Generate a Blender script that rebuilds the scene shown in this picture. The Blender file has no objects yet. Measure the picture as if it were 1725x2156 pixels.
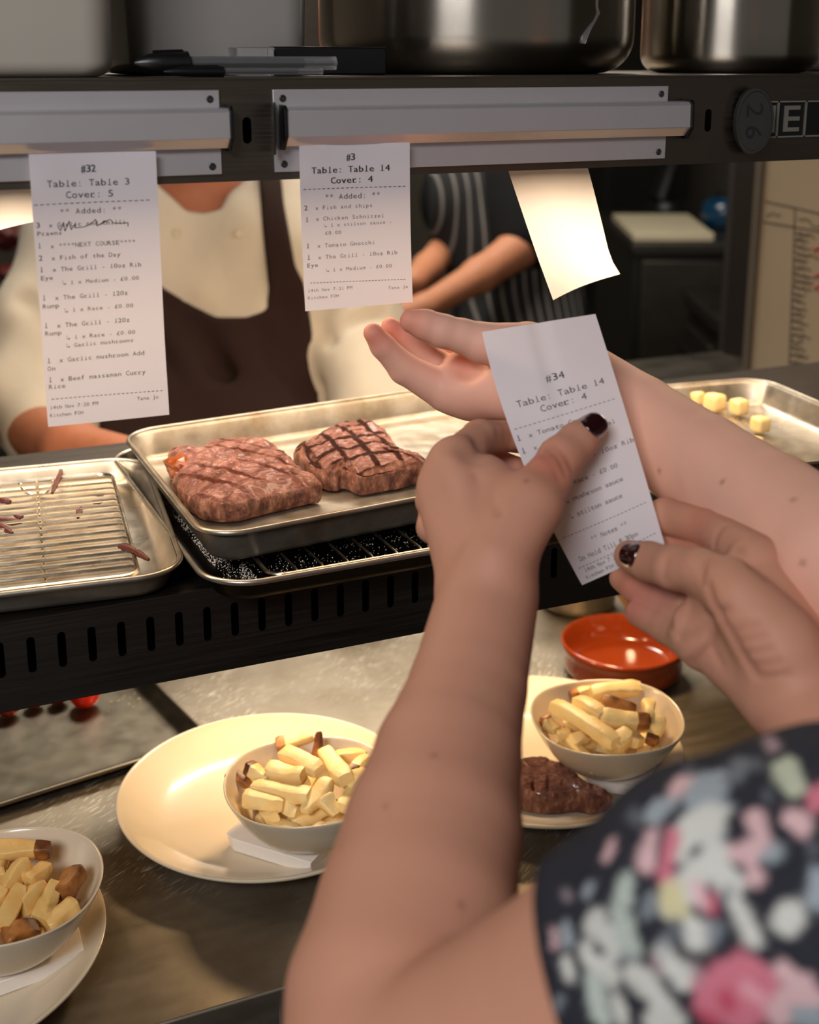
import bpy, math, random
import numpy as np
from mathutils import Vector, noise
random.seed(7); rng = np.random.RandomState(5)
PI = math.pi
# ------------------------------------------------------------------ camera geometry
F = 2650.; CX = 862.5; CY = 820.; PITCH = math.radians(14.6); YAW = math.radians(23.5)
CAM = np.array([0, 0, 1.56])
RV = np.array([math.cos(YAW), -math.sin(YAW), 0]); FH = np.array([math.sin(YAW), math.cos(YAW), 0])
FW = FH * math.cos(PITCH) + np.array([0, 0, -math.sin(PITCH)])
UP = FH * math.sin(PITCH) + np.array([0, 0, math.cos(PITCH)])
def at(u, v, d): return CAM + d * (FW + RV * ((u - CX) / F) - UP * ((v - CY) / F))
def onY(u, v, Y):
    r = at(u, v, 1) - CAM; return CAM + r * (Y / r[1])
def onZ(u, v, Z):
    r = at(u, v, 1) - CAM; return CAM + r * ((Z - CAM[2]) / r[2])
def proj(P):
    Q = P - CAM; d = Q @ FW
    return CX + F * (Q @ RV) / d, CY - F * (Q @ UP) / d, d
# ------------------------------------------------------------------ helpers
COL = bpy.context.scene.collection
def link(o, parent=None):
    COL.objects.link(o)
    if parent is not None: o.parent = parent
    return o
def tag(o, label, cat=None, group=None, kind=None):
    if label: o['label'] = label
    if cat: o['category'] = cat
    if group: o['group'] = group
    if kind: o['kind'] = kind
    return o
def thing(name, label, cat, loc=(0, 0, 0), rz=0, group=None):
    o = bpy.data.objects.new(name, None); link(o)
    o.location = Vector([float(c) for c in loc]); o.rotation_euler = (0, 0, rz); o.empty_display_size = .02
    return tag(o, label, cat, group)
class MB:
    def __init__(s): s.v = []; s.f = []
    def add(s, vs, fs):
        n = len(s.v); s.v += [tuple(float(c) for c in p) for p in vs]; s.f += [tuple(n + i for i in f) for f in fs]
    def box(s, x0, x1, y0, y1, z0, z1):
        s.add([(x, y, z) for z in (z0, z1) for y in (y0, y1) for x in (x0, x1)],
              [(0, 2, 3, 1), (4, 5, 7, 6), (0, 1, 5, 4), (2, 6, 7, 3), (0, 4, 6, 2), (1, 3, 7, 5)])
    def loft(s, loops, cap0=True, cap1=True, closed=True):
        n = len(loops[0]); vs = [p for l in loops for p in l]; fs = []
        m = n if closed else n - 1
        for k in range(len(loops) - 1):
            for i in range(m):
                j = (i + 1) % n
                fs.append((k * n + i, k * n + j, (k + 1) * n + j, (k + 1) * n + i))
        if cap0: fs.append(tuple(range(n))[::-1])
        if cap1: fs.append(tuple((len(loops) - 1) * n + i for i in range(n)))
        s.add(vs, fs)
    def lathe(s, prof, n=48, c=(0, 0, 0), ox=1., oy=1., caps=True):
        s.loft([[(c[0] + r * ox * math.cos(2 * PI * i / n), c[1] + r * oy * math.sin(2 * PI * i / n), c[2] + z) for i in range(n)] for r, z in prof], caps, caps)
    def tube(s, pts, r, n=8, closed=False):
        pts = [np.array(p, float) for p in pts]; loops = []; m = len(pts)
        rs = r if hasattr(r, '__len__') else [r] * m
        ref = None
        for i, p in enumerate(pts):
            a = pts[(i - 1) % m] if (i or closed) else p; b = pts[(i + 1) % m] if (i < m - 1 or closed) else p
            t = (b - a) / (np.linalg.norm(b - a) + 1e-12)
            if ref is None: ref = np.array([0, 0, 1.]) if abs(t[2]) < .9 else np.array([1., 0, 0])
            x = np.cross(t, ref); x /= np.linalg.norm(x) + 1e-12; y = np.cross(x, t)
            ref = y
            loops.append([p + rs[i] * (x * math.cos(2 * PI * k / n) + y * math.sin(2 * PI * k / n)) for k in range(n)])
        if closed: loops.append(loops[0]); s.loft(loops, False, False)
        else: s.loft(loops)
    def xform(s, fn): s.v = [tuple(float(c) for c in fn(p)) for p in s.v]; return s
    def build(s, name, m, parent=None, smooth=True, bevel=0, ang=40):
        me = bpy.data.meshes.new(name); me.from_pydata(s.v, [], s.f); me.update()
        import bmesh
        bm = bmesh.new(); bm.from_mesh(me); bmesh.ops.recalc_face_normals(bm, faces=bm.faces); bm.to_mesh(me); bm.free()
        if m is not None: me.materials.append(m)
        o = bpy.data.objects.new(name, me); link(o, parent)
        if smooth:
            me.polygons.foreach_set('use_smooth', [True] * len(me.polygons))
            me.set_sharp_from_angle(angle=math.radians(ang))
        if bevel:
            b = o.modifiers.new('bevel', 'BEVEL'); b.width = bevel; b.segments = 3; b.limit_method = 'ANGLE'
        return o
def rrect(w, d, r, z, n=8):
    r = max(min(r, w / 2 - 1e-4, d / 2 - 1e-4), 1e-4); out = []
    for k, (sx, sy) in enumerate([(1, 1), (-1, 1), (-1, -1), (1, -1)]):
        for i in range(n + 1):
            a = PI / 2 * (k + i / n)
            out.append((sx * (w / 2 - r) + r * math.cos(a), sy * (d / 2 - r) + r * math.sin(a), z))
    return out
# ------------------------------------------------------------------ materials
def lin(h):
    if not isinstance(h, str): return (*h, 1)
    h = h.lstrip('#'); c = [int(h[i:i + 2], 16) / 255 for i in (0, 2, 4)]
    return tuple([x / 12.92 if x <= .04045 else ((x + .055) / 1.055) ** 2.4 for x in c] + [1])
class NT:
    def __init__(s, name):
        s.m = bpy.data.materials.new(name); s.m.use_nodes = True; s.t = s.m.node_tree; s.n = s.t.nodes
        s.b = s.n['Principled BSDF']; s.tc = None
    def new(s, t, **k):
        n = s.n.new(t)
        for a, b in k.items():
            if a.startswith('i_'): n.inputs[a[2:].replace('_', ' ')].default_value = b
            else: setattr(n, a, b)
        return n
    def l(s, a, b): s.t.links.new(a, b)
    def coord(s, scale=(1, 1, 1), rot=(0, 0, 0)):
        if s.tc is None: s.tc = s.new('ShaderNodeTexCoord')
        mp = s.new('ShaderNodeMapping'); mp.inputs['Scale'].default_value = scale; mp.inputs['Rotation'].default_value = rot
        s.l(s.tc.outputs['Object'], mp.inputs['Vector']); return mp.outputs['Vector']
    def noise(s, scale, vec=None, detail=4, rough=.5):
        n = s.new('ShaderNodeTexNoise'); n.inputs['Scale'].default_value = scale; n.inputs['Detail'].default_value = detail; n.inputs['Roughness'].default_value = rough
        s.l(vec if vec is not None else s.coord(), n.inputs['Vector']); return n.outputs['Fac']
    def ramp(s, fac, stops, interp='LINEAR'):
        r = s.new('ShaderNodeValToRGB'); r.color_ramp.interpolation = interp
        e = r.color_ramp.elements
        while len(e) > len(stops): e.remove(e[-1])
        while len(e) < len(stops): e.new(.5)
        for q, (p, c) in zip(e, stops): q.position = p; q.color = lin(c) if isinstance(c, str) else (c, c, c, 1) if not hasattr(c, '__len__') else (*c, 1)
        s.l(fac, r.inputs['Fac']); return r.outputs['Color']
    def mix(s, f, a, b, mode='MIX'):
        m = s.new('ShaderNodeMix', data_type='RGBA', blend_type=mode)
        for sock, val in ((m.inputs[0], f), (m.inputs[6], a), (m.inputs[7], b)):
            if isinstance(val, bpy.types.NodeSocket): s.l(val, sock)
            elif isinstance(val, str): sock.default_value = lin(val)
            elif hasattr(val, '__len__'): sock.default_value = (*val[:3], 1)
            else: sock.default_value = val if sock == m.inputs[0] else (val, val, val, 1)
        return m.outputs[2]
    def math(s, op, a, b=0.):
        m = s.new('ShaderNodeMath', operation=op)
        for sock, val in ((m.inputs[0], a), (m.inputs[1], b)):
            if isinstance(val, bpy.types.NodeSocket): s.l(val, sock)
            else: sock.default_value = val
        return m.outputs[0]
    def bump(s, h, strength=.3, dist=.001):
        b = s.new('ShaderNodeBump'); b.inputs['Strength'].default_value = strength; b.inputs['Distance'].default_value = dist
        s.l(h, b.inputs['Height']); s.l(b.outputs['Normal'], s.b.inputs['Normal']); return s
    def set(s, **k):
        for a, v in k.items():
            i = s.b.inputs[{'base': 'Base Color', 'rough': 'Roughness', 'metal': 'Metallic', 'spec': 'Specular IOR Level', 'coat': 'Coat Weight', 'coatr': 'Coat Roughness', 'sss': 'Subsurface Weight', 'trans': 'Transmission Weight', 'ior': 'IOR', 'alpha': 'Alpha', 'sheen': 'Sheen Weight', 'ecol': 'Emission Color', 'estr': 'Emission Strength', 'aniso': 'Anisotropic'}[a]]
            if isinstance(v, bpy.types.NodeSocket): s.l(v, i)
            elif isinstance(v, str): i.default_value = lin(v)
            elif hasattr(v, '__len__'): i.default_value = (*v[:3], 1)
            else: i.default_value = v
        return s
def plain(name, c, rough=.5, metal=0, spec=.5, ns=0, amt=.12, bump=0, bs=200, **k):
    t = NT(name); t.set(rough=rough, metal=metal, spec=spec, **k)
    if ns:
        f = t.noise(ns); cc = lin(c)[:3]
        t.set(base=t.mix(f, [x * (1 - amt) for x in cc], [min(1, x * (1 + amt)) for x in cc]))
    else: t.set(base=c)
    if bump: t.bump(t.noise(bs), bump)
    return t.m
def metal(name, c, r0=.2, r1=.38, scale=(3, 60, 60), bump=.05, stain=None, scratches=0, rot=(0, 0, 0), st_s=9, aniso=0, mt=1.):
    t = NT(name); f = t.noise(6, t.coord(scale, rot), 3)
    g = t.noise(st_s, None, 6, .65)
    rr = t.math('ADD', t.ramp(f, [(.3, r0), (.7, r1)]), t.math('MULTIPLY', g, .12))
    base = lin(c)[:3]
    col = t.mix(t.ramp(g, [(.4, 0.), (.75, 1.)]), base, lin(stain)[:3] if stain else [x * .82 for x in base])
    h = f
    if scratches:
        def cr(a, sx, sy):
            mp = t.new('ShaderNodeMapping', vector_type='TEXTURE'); mp.inputs['Rotation'].default_value = (0, 0, a); mp.inputs['Scale'].default_value = (1 / sx, 1 / sy, .3)
            if t.tc is None: t.coord()
            t.l(t.tc.outputs['Object'], mp.inputs['Vector']); return mp.outputs['Vector']
        s1 = t.noise(1, cr(.48, 42, 620), 1, .4); s2 = t.noise(1, cr(.78, 55, 700), 1, .4)
        m1 = t.math('MAXIMUM', t.ramp(s1, [(.66, 0.), (.69, 1.)]), t.ramp(s2, [(.67, 0.), (.70, 1.)]))
        m1 = t.math('MULTIPLY', m1, t.ramp(t.noise(7), [(.45, 0.), (.6, 1.)]))
        col = t.mix(t.math('MULTIPLY', m1, .6 * scratches), col, (.95, .9, .8)); rr = t.math('ADD', rr, t.math('MULTIPLY', m1, .25)); h = t.math('ADD', f, m1)
    t.set(base=col, rough=rr, metal=mt, aniso=aniso); t.bump(h, bump, .001); return t.m
M = {}
M['gantry'] = metal('gantry_steel', '#6b6258', .25, .42, (2, 90, 90), .04)
M['gantry_dark'] = metal('shelf_front_steel', '#57504a', .32, .45, (2, 90, 90), .03)
M['counter'] = metal('counter_steel', '#978d7d', .36, .48, (3, 12, 12), .04, stain='#776b58', scratches=1, mt=.88)
M['tray'] = metal('tray_steel', '#b3ada3', .2, .34, (8, 8, 8), .06, stain='#9a8a6e', st_s=14, mt=.88)
M['tray_old'] = metal('worn_tray_steel', '#a59e92', .24, .42, (8, 8, 8), .15, stain='#7a6a50', st_s=22, mt=.82)
M['tray_wet'] = metal('wet_tray_steel', '#8d8778', .25, .36, (6, 6, 6), .12, stain='#736a5a', st_s=4)
M['wire'] = metal('rack_wire', '#cfc4b0', .15, .25, (9, 9, 9), .02)
M['alu'] = plain('aluminium_satin', '#c4bfc0', .36, .62, .5, 40, .04, .05, 900)
t = NT('pan_steel'); tg = t.new('ShaderNodeTangent', direction_type='RADIAL', axis='Z'); t.l(tg.outputs[0], t.b.inputs['Tangent'])
t.set(base=t.mix(t.noise(7), '#a39c90', '#b0a99d'), metal=1., rough=.25, aniso=.85); t.b.inputs['Anisotropic Rotation'].default_value = .25; M['pan'] = t.m
M['dark_metal'] = metal('dark_tray', '#2a2622', .3, .45, (6, 6, 6), .1)
M['letter_steel'] = plain('letter_steel', '#8d887c', .42, .5, .5, 30, .08)
M['black_plastic'] = plain('black_plastic', '#0c0c0d', .35, 0, .5, 60, .1)
M['badge'] = plain('badge_grey', '#2b2a28', .5, 0, .4, 60, .1, .1, 600)
M['ink_black'] = plain('ink_black', '#060606', .6)
M['print'] = plain('thermal_print', '#2c2a2e', .7, ns=300, amt=.3)
M['print_faint'] = plain('thermal_print_faint', '#6a625f', .7, ns=300, amt=.2)
M['print_mid'] = plain('thermal_print_mid', '#4a4543', .7, ns=300, amt=.2)
def paper(name, c, tr=.35, crease=0):
    t = NT(name); f = t.noise(30)
    cc = lin(c)[:3]; col = t.mix(f, [x * .96 for x in cc], cc)
    t.set(base=col, rough=.55, spec=.3)
    tr_n = t.new('ShaderNodeBsdfTranslucent'); t.l(col, tr_n.inputs['Color'])
    mx = t.new('ShaderNodeMixShader'); mx.inputs[0].default_value = tr
    t.l(t.b.outputs[0], mx.inputs[1]); t.l(tr_n.outputs[0], mx.inputs[2])
    t.l(mx.outputs[0], t.n['Material Output'].inputs['Surface']); return t.m
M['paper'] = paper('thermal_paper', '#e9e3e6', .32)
M['paper_lit'] = paper('lit_thermal_paper', '#fffdfa', .62)  # ticket paper whitened and more translucent so the lamp glow burns out
M['napkin'] = plain('napkin_paper', '#efe6da', .85, 0, .2, 80, .04, .15, 700)
M['china'] = plain('cream_china', '#d3c3a8', .26, 0, .5, 12, .03, coat=.3)
M['tub'] = plain('white_tub_plastic', '#a9a296', .38, 0, .5, 18, .05, .05, 60, sss=0)
M['tub2'] = plain('clear_tub_plastic', '#8f8a84', .2, 0, .5, 10, .08, .05, 30)
M['clear'] = plain('clear_plastic', '#e8e8e8', .08, 0, .5, trans=.9)
t = NT('terracotta_glaze'); t.set(base=t.mix(t.noise(14), '#7c2c0e', '#9c4018'), rough=.14, spec=.5, coat=.5, coatr=.06); M['terracotta'] = t.m
M['wood'] = plain('wood', '#b07c40', .6, ns=40, amt=.25)
M['red'] = plain('red_skin', '#d8230c', .25, ns=20, amt=.2, coat=.4)
M['red_dark'] = plain('dark_red_reflection', '#8a1c08', .3, ns=20, amt=.2, coat=.3)  # darker copy of the red, for dim reflections beside the bright tomato
M['black_void'] = plain('dark_cavity', '#050505', .9)
def chipmat(name, a, b, skin, lo, hi):
    t = NT(name); n = t.noise(55, None, 5, .6); s = t.noise(38, None, 3)
    col = t.mix(n, a, b); col = t.mix(t.ramp(s, [(lo, 0.), (hi, 1.)]), col, skin)
    t.set(base=col, rough=.42, spec=.5); t.bump(t.noise(420, None, 5, .6), .5, .0008); return t.m
M['chip'] = chipmat('fried_potato', '#dca04a', '#f3d48c', '#b86e26', .64, .8)
M['chip_lamplit'] = chipmat('lamplit_fried_potato', '#ecb860', '#fff0b4', '#c98a3a', .7, .85)  # potato colour made paler so chips under the bulbs burn out
M['chip_skin'] = chipmat('potato_skin', '#a0622c', '#c98846', '#5e3016', .45, .62)
def steakmat(name, ang1, ang2, freq, fade=0., dark=0., w=.78, w2=.5, dist=2., plo=.34, coat=.22):
    t = NT(name)
    n = t.math('ADD', t.math('MULTIPLY', t.noise(75, None, 8, .7), .55), t.math('MULTIPLY', t.noise(260, t.coord((1, 2.5, 1)), 6, .7), .45)); big = t.noise(22, None, 3)
    base = t.ramp(n, [(.34, '#34150c'), (.46, '#793f31'), (.56, '#a87060'), (.68, '#d4a898')])
    base = t.mix(t.ramp(big, [(.38, 0.), (.62, .75)]), base, '#6e3820')
    if dark: base = t.mix(dark, base, '#3a0f08')
    geo = t.new('ShaderNodeNewGeometry'); sx = t.new('ShaderNodeSeparateXYZ'); t.l(geo.outputs['Normal'], sx.inputs[0])
    top = t.ramp(sx.outputs['Z'], [(.55, 0.), (.8, 1.)])
    lines = None
    for ai, a in enumerate((ang1, ang2)):
        wv = t.new('ShaderNodeTexWave', wave_type='BANDS', bands_direction='X', wave_profile='SIN')
        wv.inputs['Scale'].default_value = freq; wv.inputs['Distortion'].default_value = dist; wv.inputs['Detail'].default_value = 3; wv.inputs['Detail Scale'].default_value = .8
        t.l(t.coord((1, 1, 1), (0, 0, a)), wv.inputs['Vector'])
        r = t.ramp(wv.outputs['Fac'], [(w, 0.), (w + .14, 1. if ai == 0 else w2)])
        lines = r if lines is None else t.math('MAXIMUM', lines, r)
    patch = t.ramp(t.noise(28, None, 2), [(plo, .1 if plo > .3 else .6), (plo + .22, 1.)])
    lm = t.math('MULTIPLY', t.math('MULTIPLY', lines, patch), top)
    col = t.mix(t.math('MULTIPLY', lm, .93 - fade), base, '#200b05' if fade < .1 else '#3d160c')
    # cut sides: browner with vertical fibres
    side = t.noise(62, t.coord((2.2, 2.2, .8), (.5, .2, 0)), 8, .72)
    sc = t.ramp(side, [(.36, '#3a160c'), (.47, '#7c4630'), (.57, '#a06a4e'), (.68, '#d3a582')])
    if dark: sc = t.mix(.35, sc, '#5a2412')
    col = t.mix(top, sc, col)
    t.set(base=col, rough=t.ramp(t.noise(120), [(.35, .30), (.65, .75)]), spec=t.math('SUBTRACT', .55, t.math('MULTIPLY', lm, .5)), coat=t.math('MULTIPLY', t.math('SUBTRACT', 1., lm), coat), coatr=.12)
    h = t.math('ADD', t.noise(330, None, 8, .75), t.math('MULTIPLY', lm, -.6))
    t.bump(h, .8, .0022); return t.m
M['steak'] = steakmat('grilled_beef', -.55, .75, 14, .18, 0., .80, .6)
M['steak_b'] = steakmat('grilled_beef_charred', .05, 1.5, 14, 0.02, 0., .78, 1., 1.3, .1)
M['steak_c'] = steakmat('glazed_beef', .5, 1.9, 24, .1, .25, .78, .5, 2., .34, .7)
M['steak_fat'] = plain('cooked_fat', '#8a4318', .3, ns=90, amt=.6, bump=.5, bs=160, coat=.1)
def skin(name, tint=1., rough=.45):
    t = NT(name); a = t.new('ShaderNodeAttribute', attribute_name='Col')
    n = t.noise(45, None, 4, .6)
    col = t.mix(t.math('MULTIPLY', n, .35), a.outputs['Color'], (.62 * tint, .27 * tint, .19 * tint))
    t.set(base=col, rough=rough, spec=.28, sss=.12); t.b.inputs['Subsurface Radius'].default_value = (.010, .004, .002); t.b.inputs['Subsurface Scale'].default_value = .5
    t.bump(t.math('ADD', t.noise(700, None, 4, .6), t.math('MULTIPLY', t.noise(120), .6)), .18, .0006); return t.m
M['skin'] = skin('skin', 1., .58)
M['nail'] = plain('dark_nail_polish', '#2a0a10', .12, 0, .6, coat=1.)
t = NT('floral_fabric'); a = t.new('ShaderNodeAttribute', attribute_name='Col')
t.set(base=t.mix(t.math('MULTIPLY', t.noise(90), .2), a.outputs['Color'], (.10, .10, .12)), rough=.9, spec=.12)
t.bump(t.noise(1200), .2, .0004); M['dress'] = t.m
def cloth(name, c, amt=.1, rough=.9):
    t = NT(name); cc = lin(c)[:3]
    t.set(base=t.mix(t.noise(8), [x * (1 - amt) for x in cc], [x * (1 + amt) for x in cc]), rough=rough, spec=.2)
    t.bump(t.math('ADD', t.math('MULTIPLY', t.noise(9, t.coord((1, 1, .35), (0, .5, 0)), 3), 8.), t.noise(900)), .5, .004); return t.m
M['shirt'] = cloth('cream_shirt_cloth', '#cfc3b0'); M['apron'] = cloth('brown_apron_cloth', '#2d1d19'); M['shirt_black'] = cloth('black_shirt_cloth', '#0d0d0f'); M['button'] = plain('button', '#b8a98c', .4)
t = NT('pinstripe_cloth'); wv = t.new('ShaderNodeTexWave', wave_type='BANDS', bands_direction='X'); wv.inputs['Scale'].default_value = 16
t.l(t.coord((1, 0, 0), (0, 0, -.4)), wv.inputs['Vector'])
t.set(base=t.mix(t.ramp(wv.outputs['Fac'], [(.86, 0.), (.95, 1.)]), '#0e0f12', '#6d6a66'), rough=.9); M['stripe'] = t.m
t = NT('salt_on_dark'); t.set(base='#0b0908', rough=.35, metal=.4); M['dark_base'] = t.m
M['salt'] = plain('salt_grain', '#e6dccb', .5)
M['wall'] = plain('painted_wall', '#6d675a', .7, ns=3, amt=.08)
M['floor'] = plain('floor_tile', '#3a3330', .6, ns=5, amt=.2)
M['appl'] = metal('appliance_steel', '#4f4b45', .35, .5, (3, 3, 60), .03)
M['appl_dark'] = plain('dark_cabinet', '#1b1a18', .4, .3, ns=4, amt=.2)
M['board_white'] = plain('whiteboard', '#8d816f', .45, ns=4, amt=.05)
M['chopboard'] = plain('chopping_board', '#b5ab92', .6, ns=14, amt=.06)
M['blue'] = plain('blue_plastic', '#0a3450', .25, ns=25, amt=.5, trans=.2)
M['marker'] = plain('marker_writing', '#3a3634', .8); M['pinkmark'] = plain('pink_marker', '#a56a62', .8)
M['frame_dark'] = plain('dark_door_frame', '#15120f', .5, ns=10, amt=.2)
M['frame_grey'] = plain('grey_trim', '#4b443c', .6, ns=10, amt=.1)
M['glow'] = plain('hot_lamp_tube', '#ffb060', .5, ecol=(1, .55, .22), estr=12.)
M['diff'] = plain('light_diffuser', '#ffffff', .5, ecol=(1, .95, .88), estr=3.)
M['cube'] = chipmat('fried_cube', '#e8b456', '#fbe7ad', '#c98230', .66, .85)
M['scrap'] = plain('meat_scrap', '#4f1d12', .55, ns=120, amt=.6, bump=.8, bs=400)
# ------------------------------------------------------------------ SDF modelling
def cone(P, a, b, ra, rb, n=None, k=1.):
    a = np.asarray(a); b = np.asarray(b); ab = b - a
    t = np.clip(((P - a) @ ab) / (ab @ ab + 1e-12), 0, 1)
    q = P - a - t[:, None] * ab
    if n is not None: q = q + (k - 1) * (q @ n)[:, None] * n
    return (np.sqrt((q * q).sum(1)) - (ra + (rb - ra) * t)) / (k if False else 1)
def smin(a, b, k):
    h = np.clip(.5 + .5 * (b - a) / k, 0, 1); return b + (a - b) * h - k * h * (1 - h)
def smax(a, b, k): return -smin(-a, -b, k)
def chain(P, js, k=.004):
    """js: list of (point, radius)"""
    d = None
    for (a, ra), (b, rb) in zip(js[:-1], js[1:]):
        c = cone(P, a, b, ra, rb); d = c if d is None else smin(d, c, k)
    return d
def J(u, v, d, rpx): return (at(u, v, d), rpx * d / F)
def polysdf(U, V, poly):
    p = np.array(poly, float); d = np.full(U.shape, 1e9); inside = np.zeros(U.shape, bool)
    for i in range(len(p)):
        a = p[i]; b = p[(i + 1) % len(p)]; e = b - a
        wx = U - a[0]; wy = V - a[1]; t = np.clip((wx * e[0] + wy * e[1]) / (e @ e), 0, 1)
        d = np.minimum(d, (wx - t * e[0]) ** 2 + (wy - t * e[1]) ** 2)
        c = (a[1] > V) != (b[1] > V)
        with np.errstate(divide='ignore', invalid='ignore'): x = (b[0] - a[0]) * (V - a[1]) / (b[1] - a[1] + 1e-12) + a[0]
        inside ^= c & (U < x)
    return np.where(inside, -1, 1) * np.sqrt(d)
def sdf_mesh(f, lo, hi, h):
    lo = np.array(lo, float); n = np.ceil((np.array(hi) - lo) / h).astype(int) + 2; B = 10
    nb = -(-n // B); D = np.ones(nb * B, np.float32)
    bi = np.stack(np.meshgrid(*[np.arange(k) for k in nb], indexing='ij'), -1).reshape(-1, 3)
    cen = lo + (bi * B + B / 2) * h; dc = f(cen); R = B * h * .9 * 1.35 + .004
    loc = np.stack(np.meshgrid(*[np.arange(B)] * 3, indexing='ij'), -1).reshape(-1, 3)
    act = bi[np.abs(dc) < R]
    for b in bi[dc <= -R]: D[b[0] * B:b[0] * B + B, b[1] * B:b[1] * B + B, b[2] * B:b[2] * B + B] = -1
    CH = 64
    for s in range(0, len(act), CH):
        a = act[s:s + CH]; idx = (a[:, None, :] * B + loc[None]).reshape(-1, 3)
        D[idx[:, 0], idx[:, 1], idx[:, 2]] = f(lo + idx * h)
    S = D < 0
    c = np.zeros(tuple(np.array(D.shape) - 1), np.int8)
    for i in (0, 1):
        for j in (0, 1):
            for k in (0, 1): c += S[i:D.shape[0] - 1 + i, j:D.shape[1] - 1 + j, k:D.shape[2] - 1 + k]
    cells = np.argwhere((c > 0) & (c < 8)); del c
    cv = {}
    for i in (0, 1):
        for j in (0, 1):
            for k in (0, 1): cv[i, j, k] = D[cells[:, 0] + i, cells[:, 1] + j, cells[:, 2] + k]
    acc = np.zeros((len(cells), 3)); cnt = np.zeros(len(cells))
    cs = list(cv)
    for a in cs:
        for ax in range(3):
            if a[ax] == 0:
                b = tuple(1 if q == ax else a[q] for q in range(3)); da, db = cv[a], cv[b]; m = (da < 0) != (db < 0)
                t = np.where(m, da / (da - db + 1e-20), 0); p = np.tile(np.array(a, float), (len(cells), 1)); p[:, ax] += t
                acc += p * m[:, None]; cnt += m
    V = lo + (cells + acc / cnt[:, None]) * h
    key = (cells[:, 0] * D.shape[1] + cells[:, 1]) * D.shape[2] + cells[:, 2]
    faces = []
    for ax in range(3):
        o1, o2 = [(1, 2), (2, 0), (0, 1)][ax]
        sl0 = [slice(1, -1)] * 3; sl1 = [slice(1, -1)] * 3; sl0[ax] = slice(0, -1); sl1[ax] = slice(1, None)
        A = S[tuple(sl0)]; Bq = S[tuple(sl1)]; e = np.argwhere(A != Bq); off = np.array([1, 1, 1]); off[ax] = 0; e = e + off
        sg = S[e[:, 0], e[:, 1], e[:, 2]]
        q = []
        for d1, d2 in ((1, 1), (0, 1), (0, 0), (1, 0)):
            cc = e.copy(); cc[:, o1] -= d1; cc[:, o2] -= d2
            kk = (cc[:, 0] * D.shape[1] + cc[:, 1]) * D.shape[2] + cc[:, 2]; q.append(np.searchsorted(key, kk))
        q = np.stack(q, 1); q[~sg] = q[~sg][:, ::-1]; faces.append(q)
    fc = np.concatenate(faces)
    # settle the vertices on the surface
    for _ in range(2):
        g = np.stack([f(V + np.eye(3)[i] * 3e-4) - f(V - np.eye(3)[i] * 3e-4) for i in range(3)], 1) / 6e-4
        L2 = (g * g).sum(1) + 1e-6; st = (f(V) / L2)[:, None] * g; st = np.clip(st, -h * .6, h * .6); V = V - st
    nr = np.cross(V[fc[:, 1]] - V[fc[:, 0]], V[fc[:, 2]] - V[fc[:, 0]])
    if (nr * g[fc[:, 0]]).sum() < 0: fc = fc[:, ::-1]
    return V, fc
def biggest(V, fc):
    lab = np.arange(len(V))
    while True:
        m = lab[fc].min(1); new = lab.copy()
        for k in range(4): np.minimum.at(new, fc[:, k], m)
        new = new[new]
        if (new == lab).all(): break
        lab = new
    ids, cnt = np.unique(lab, return_counts=True)
    if len(ids) == 1: return V, fc
    keep = lab == ids[cnt.argmax()]; mp = np.cumsum(keep) - 1
    return V[keep], mp[fc[keep[fc].all(1)]]
def sdf_obj(name, f, lo, hi, h, m, parent=None, colfn=None, smooth_it=1):
    V, fc = biggest(*sdf_mesh(f, lo, hi, h))
    me = bpy.data.meshes.new(name); me.from_pydata(V.tolist(), [], fc.tolist()); me.update()
    me.polygons.foreach_set('use_smooth', [True] * len(me.polygons)); me.materials.append(m)
    if colfn is not None:
        c = np.ones((len(V), 4), np.float32); c[:, :3] = colfn(V)
        a = me.color_attributes.new('Col', 'FLOAT_COLOR', 'POINT'); a.data.foreach_set('color', c.ravel())
    o = bpy.data.objects.new(name, me); link(o, parent)
    if smooth_it:
        s = o.modifiers.new('smooth', 'CORRECTIVE_SMOOTH' if False else 'SMOOTH'); s.iterations = smooth_it; s.factor = .4
    return o
def box_of(pts, pad):
    p = np.array(pts); return p.min(0) - pad, p.max(0) + pad
def march(u, v, f, d0=.2, d1=3.):
    r = at(u, v, 1) - CAM; t = d0
    for _ in range(300):
        dd = float(f((CAM + r * t)[None])[0])
        if dd < 2e-4: return CAM + r * t
        t += max(dd * .6, 2e-4)
        if t > d1: return None
    return CAM + r * t
# ================================================================== THE SETTING
def slab(name, x0, x1, y0, y1, z0, z1, m):
    b = MB(); b.box(x0, x1, y0, y1, z0, z1); o = b.build(name, m, None, False); return tag(o, None, kind='structure')
slab('floor', -2.5, 3.6, -2.5, 4.6, -.05, 0, M['floor'])
slab('ceiling', -2.5, 3.6, -2.5, 4.6, 2.7, 2.75, M['wall'])
slab('wall_back', -2.5, 3.6, 4.6, 4.7, 0, 2.7, M['wall'])
slab('wall_left', -2.6, -2.5, -2.5, 4.6, 0, 2.7, M['wall'])
slab('wall_right', 3.6, 3.7, -2.5, 4.6, 0, 2.7, M['wall'])
# ---- counter
ZC = .90; YF = .758
c = thing('serving_counter', 'brushed stainless steel serving counter with scratched top under the heated shelf', 'counter', (.4, .758, 0))
def par(o, p):   # parent while the mesh keeps its world coordinates
    o.parent = p; o.matrix_parent_inverse = (__import__('mathutils').Matrix.Translation(p.location) @ p.rotation_euler.to_matrix().to_4x4()).inverted(); return o
b = MB(); b.box(-.9, 1.7, YF, 1.42, ZC - .04, ZC); par(b.build('worktop', M['counter'], None, True, .002), c)
b = MB(); b.box(-.88, 1.68, YF + .03, 1.40, .001, ZC - .041); par(b.build('cabinet_body', M['appl_dark'], None, True, .002), c)
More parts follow.
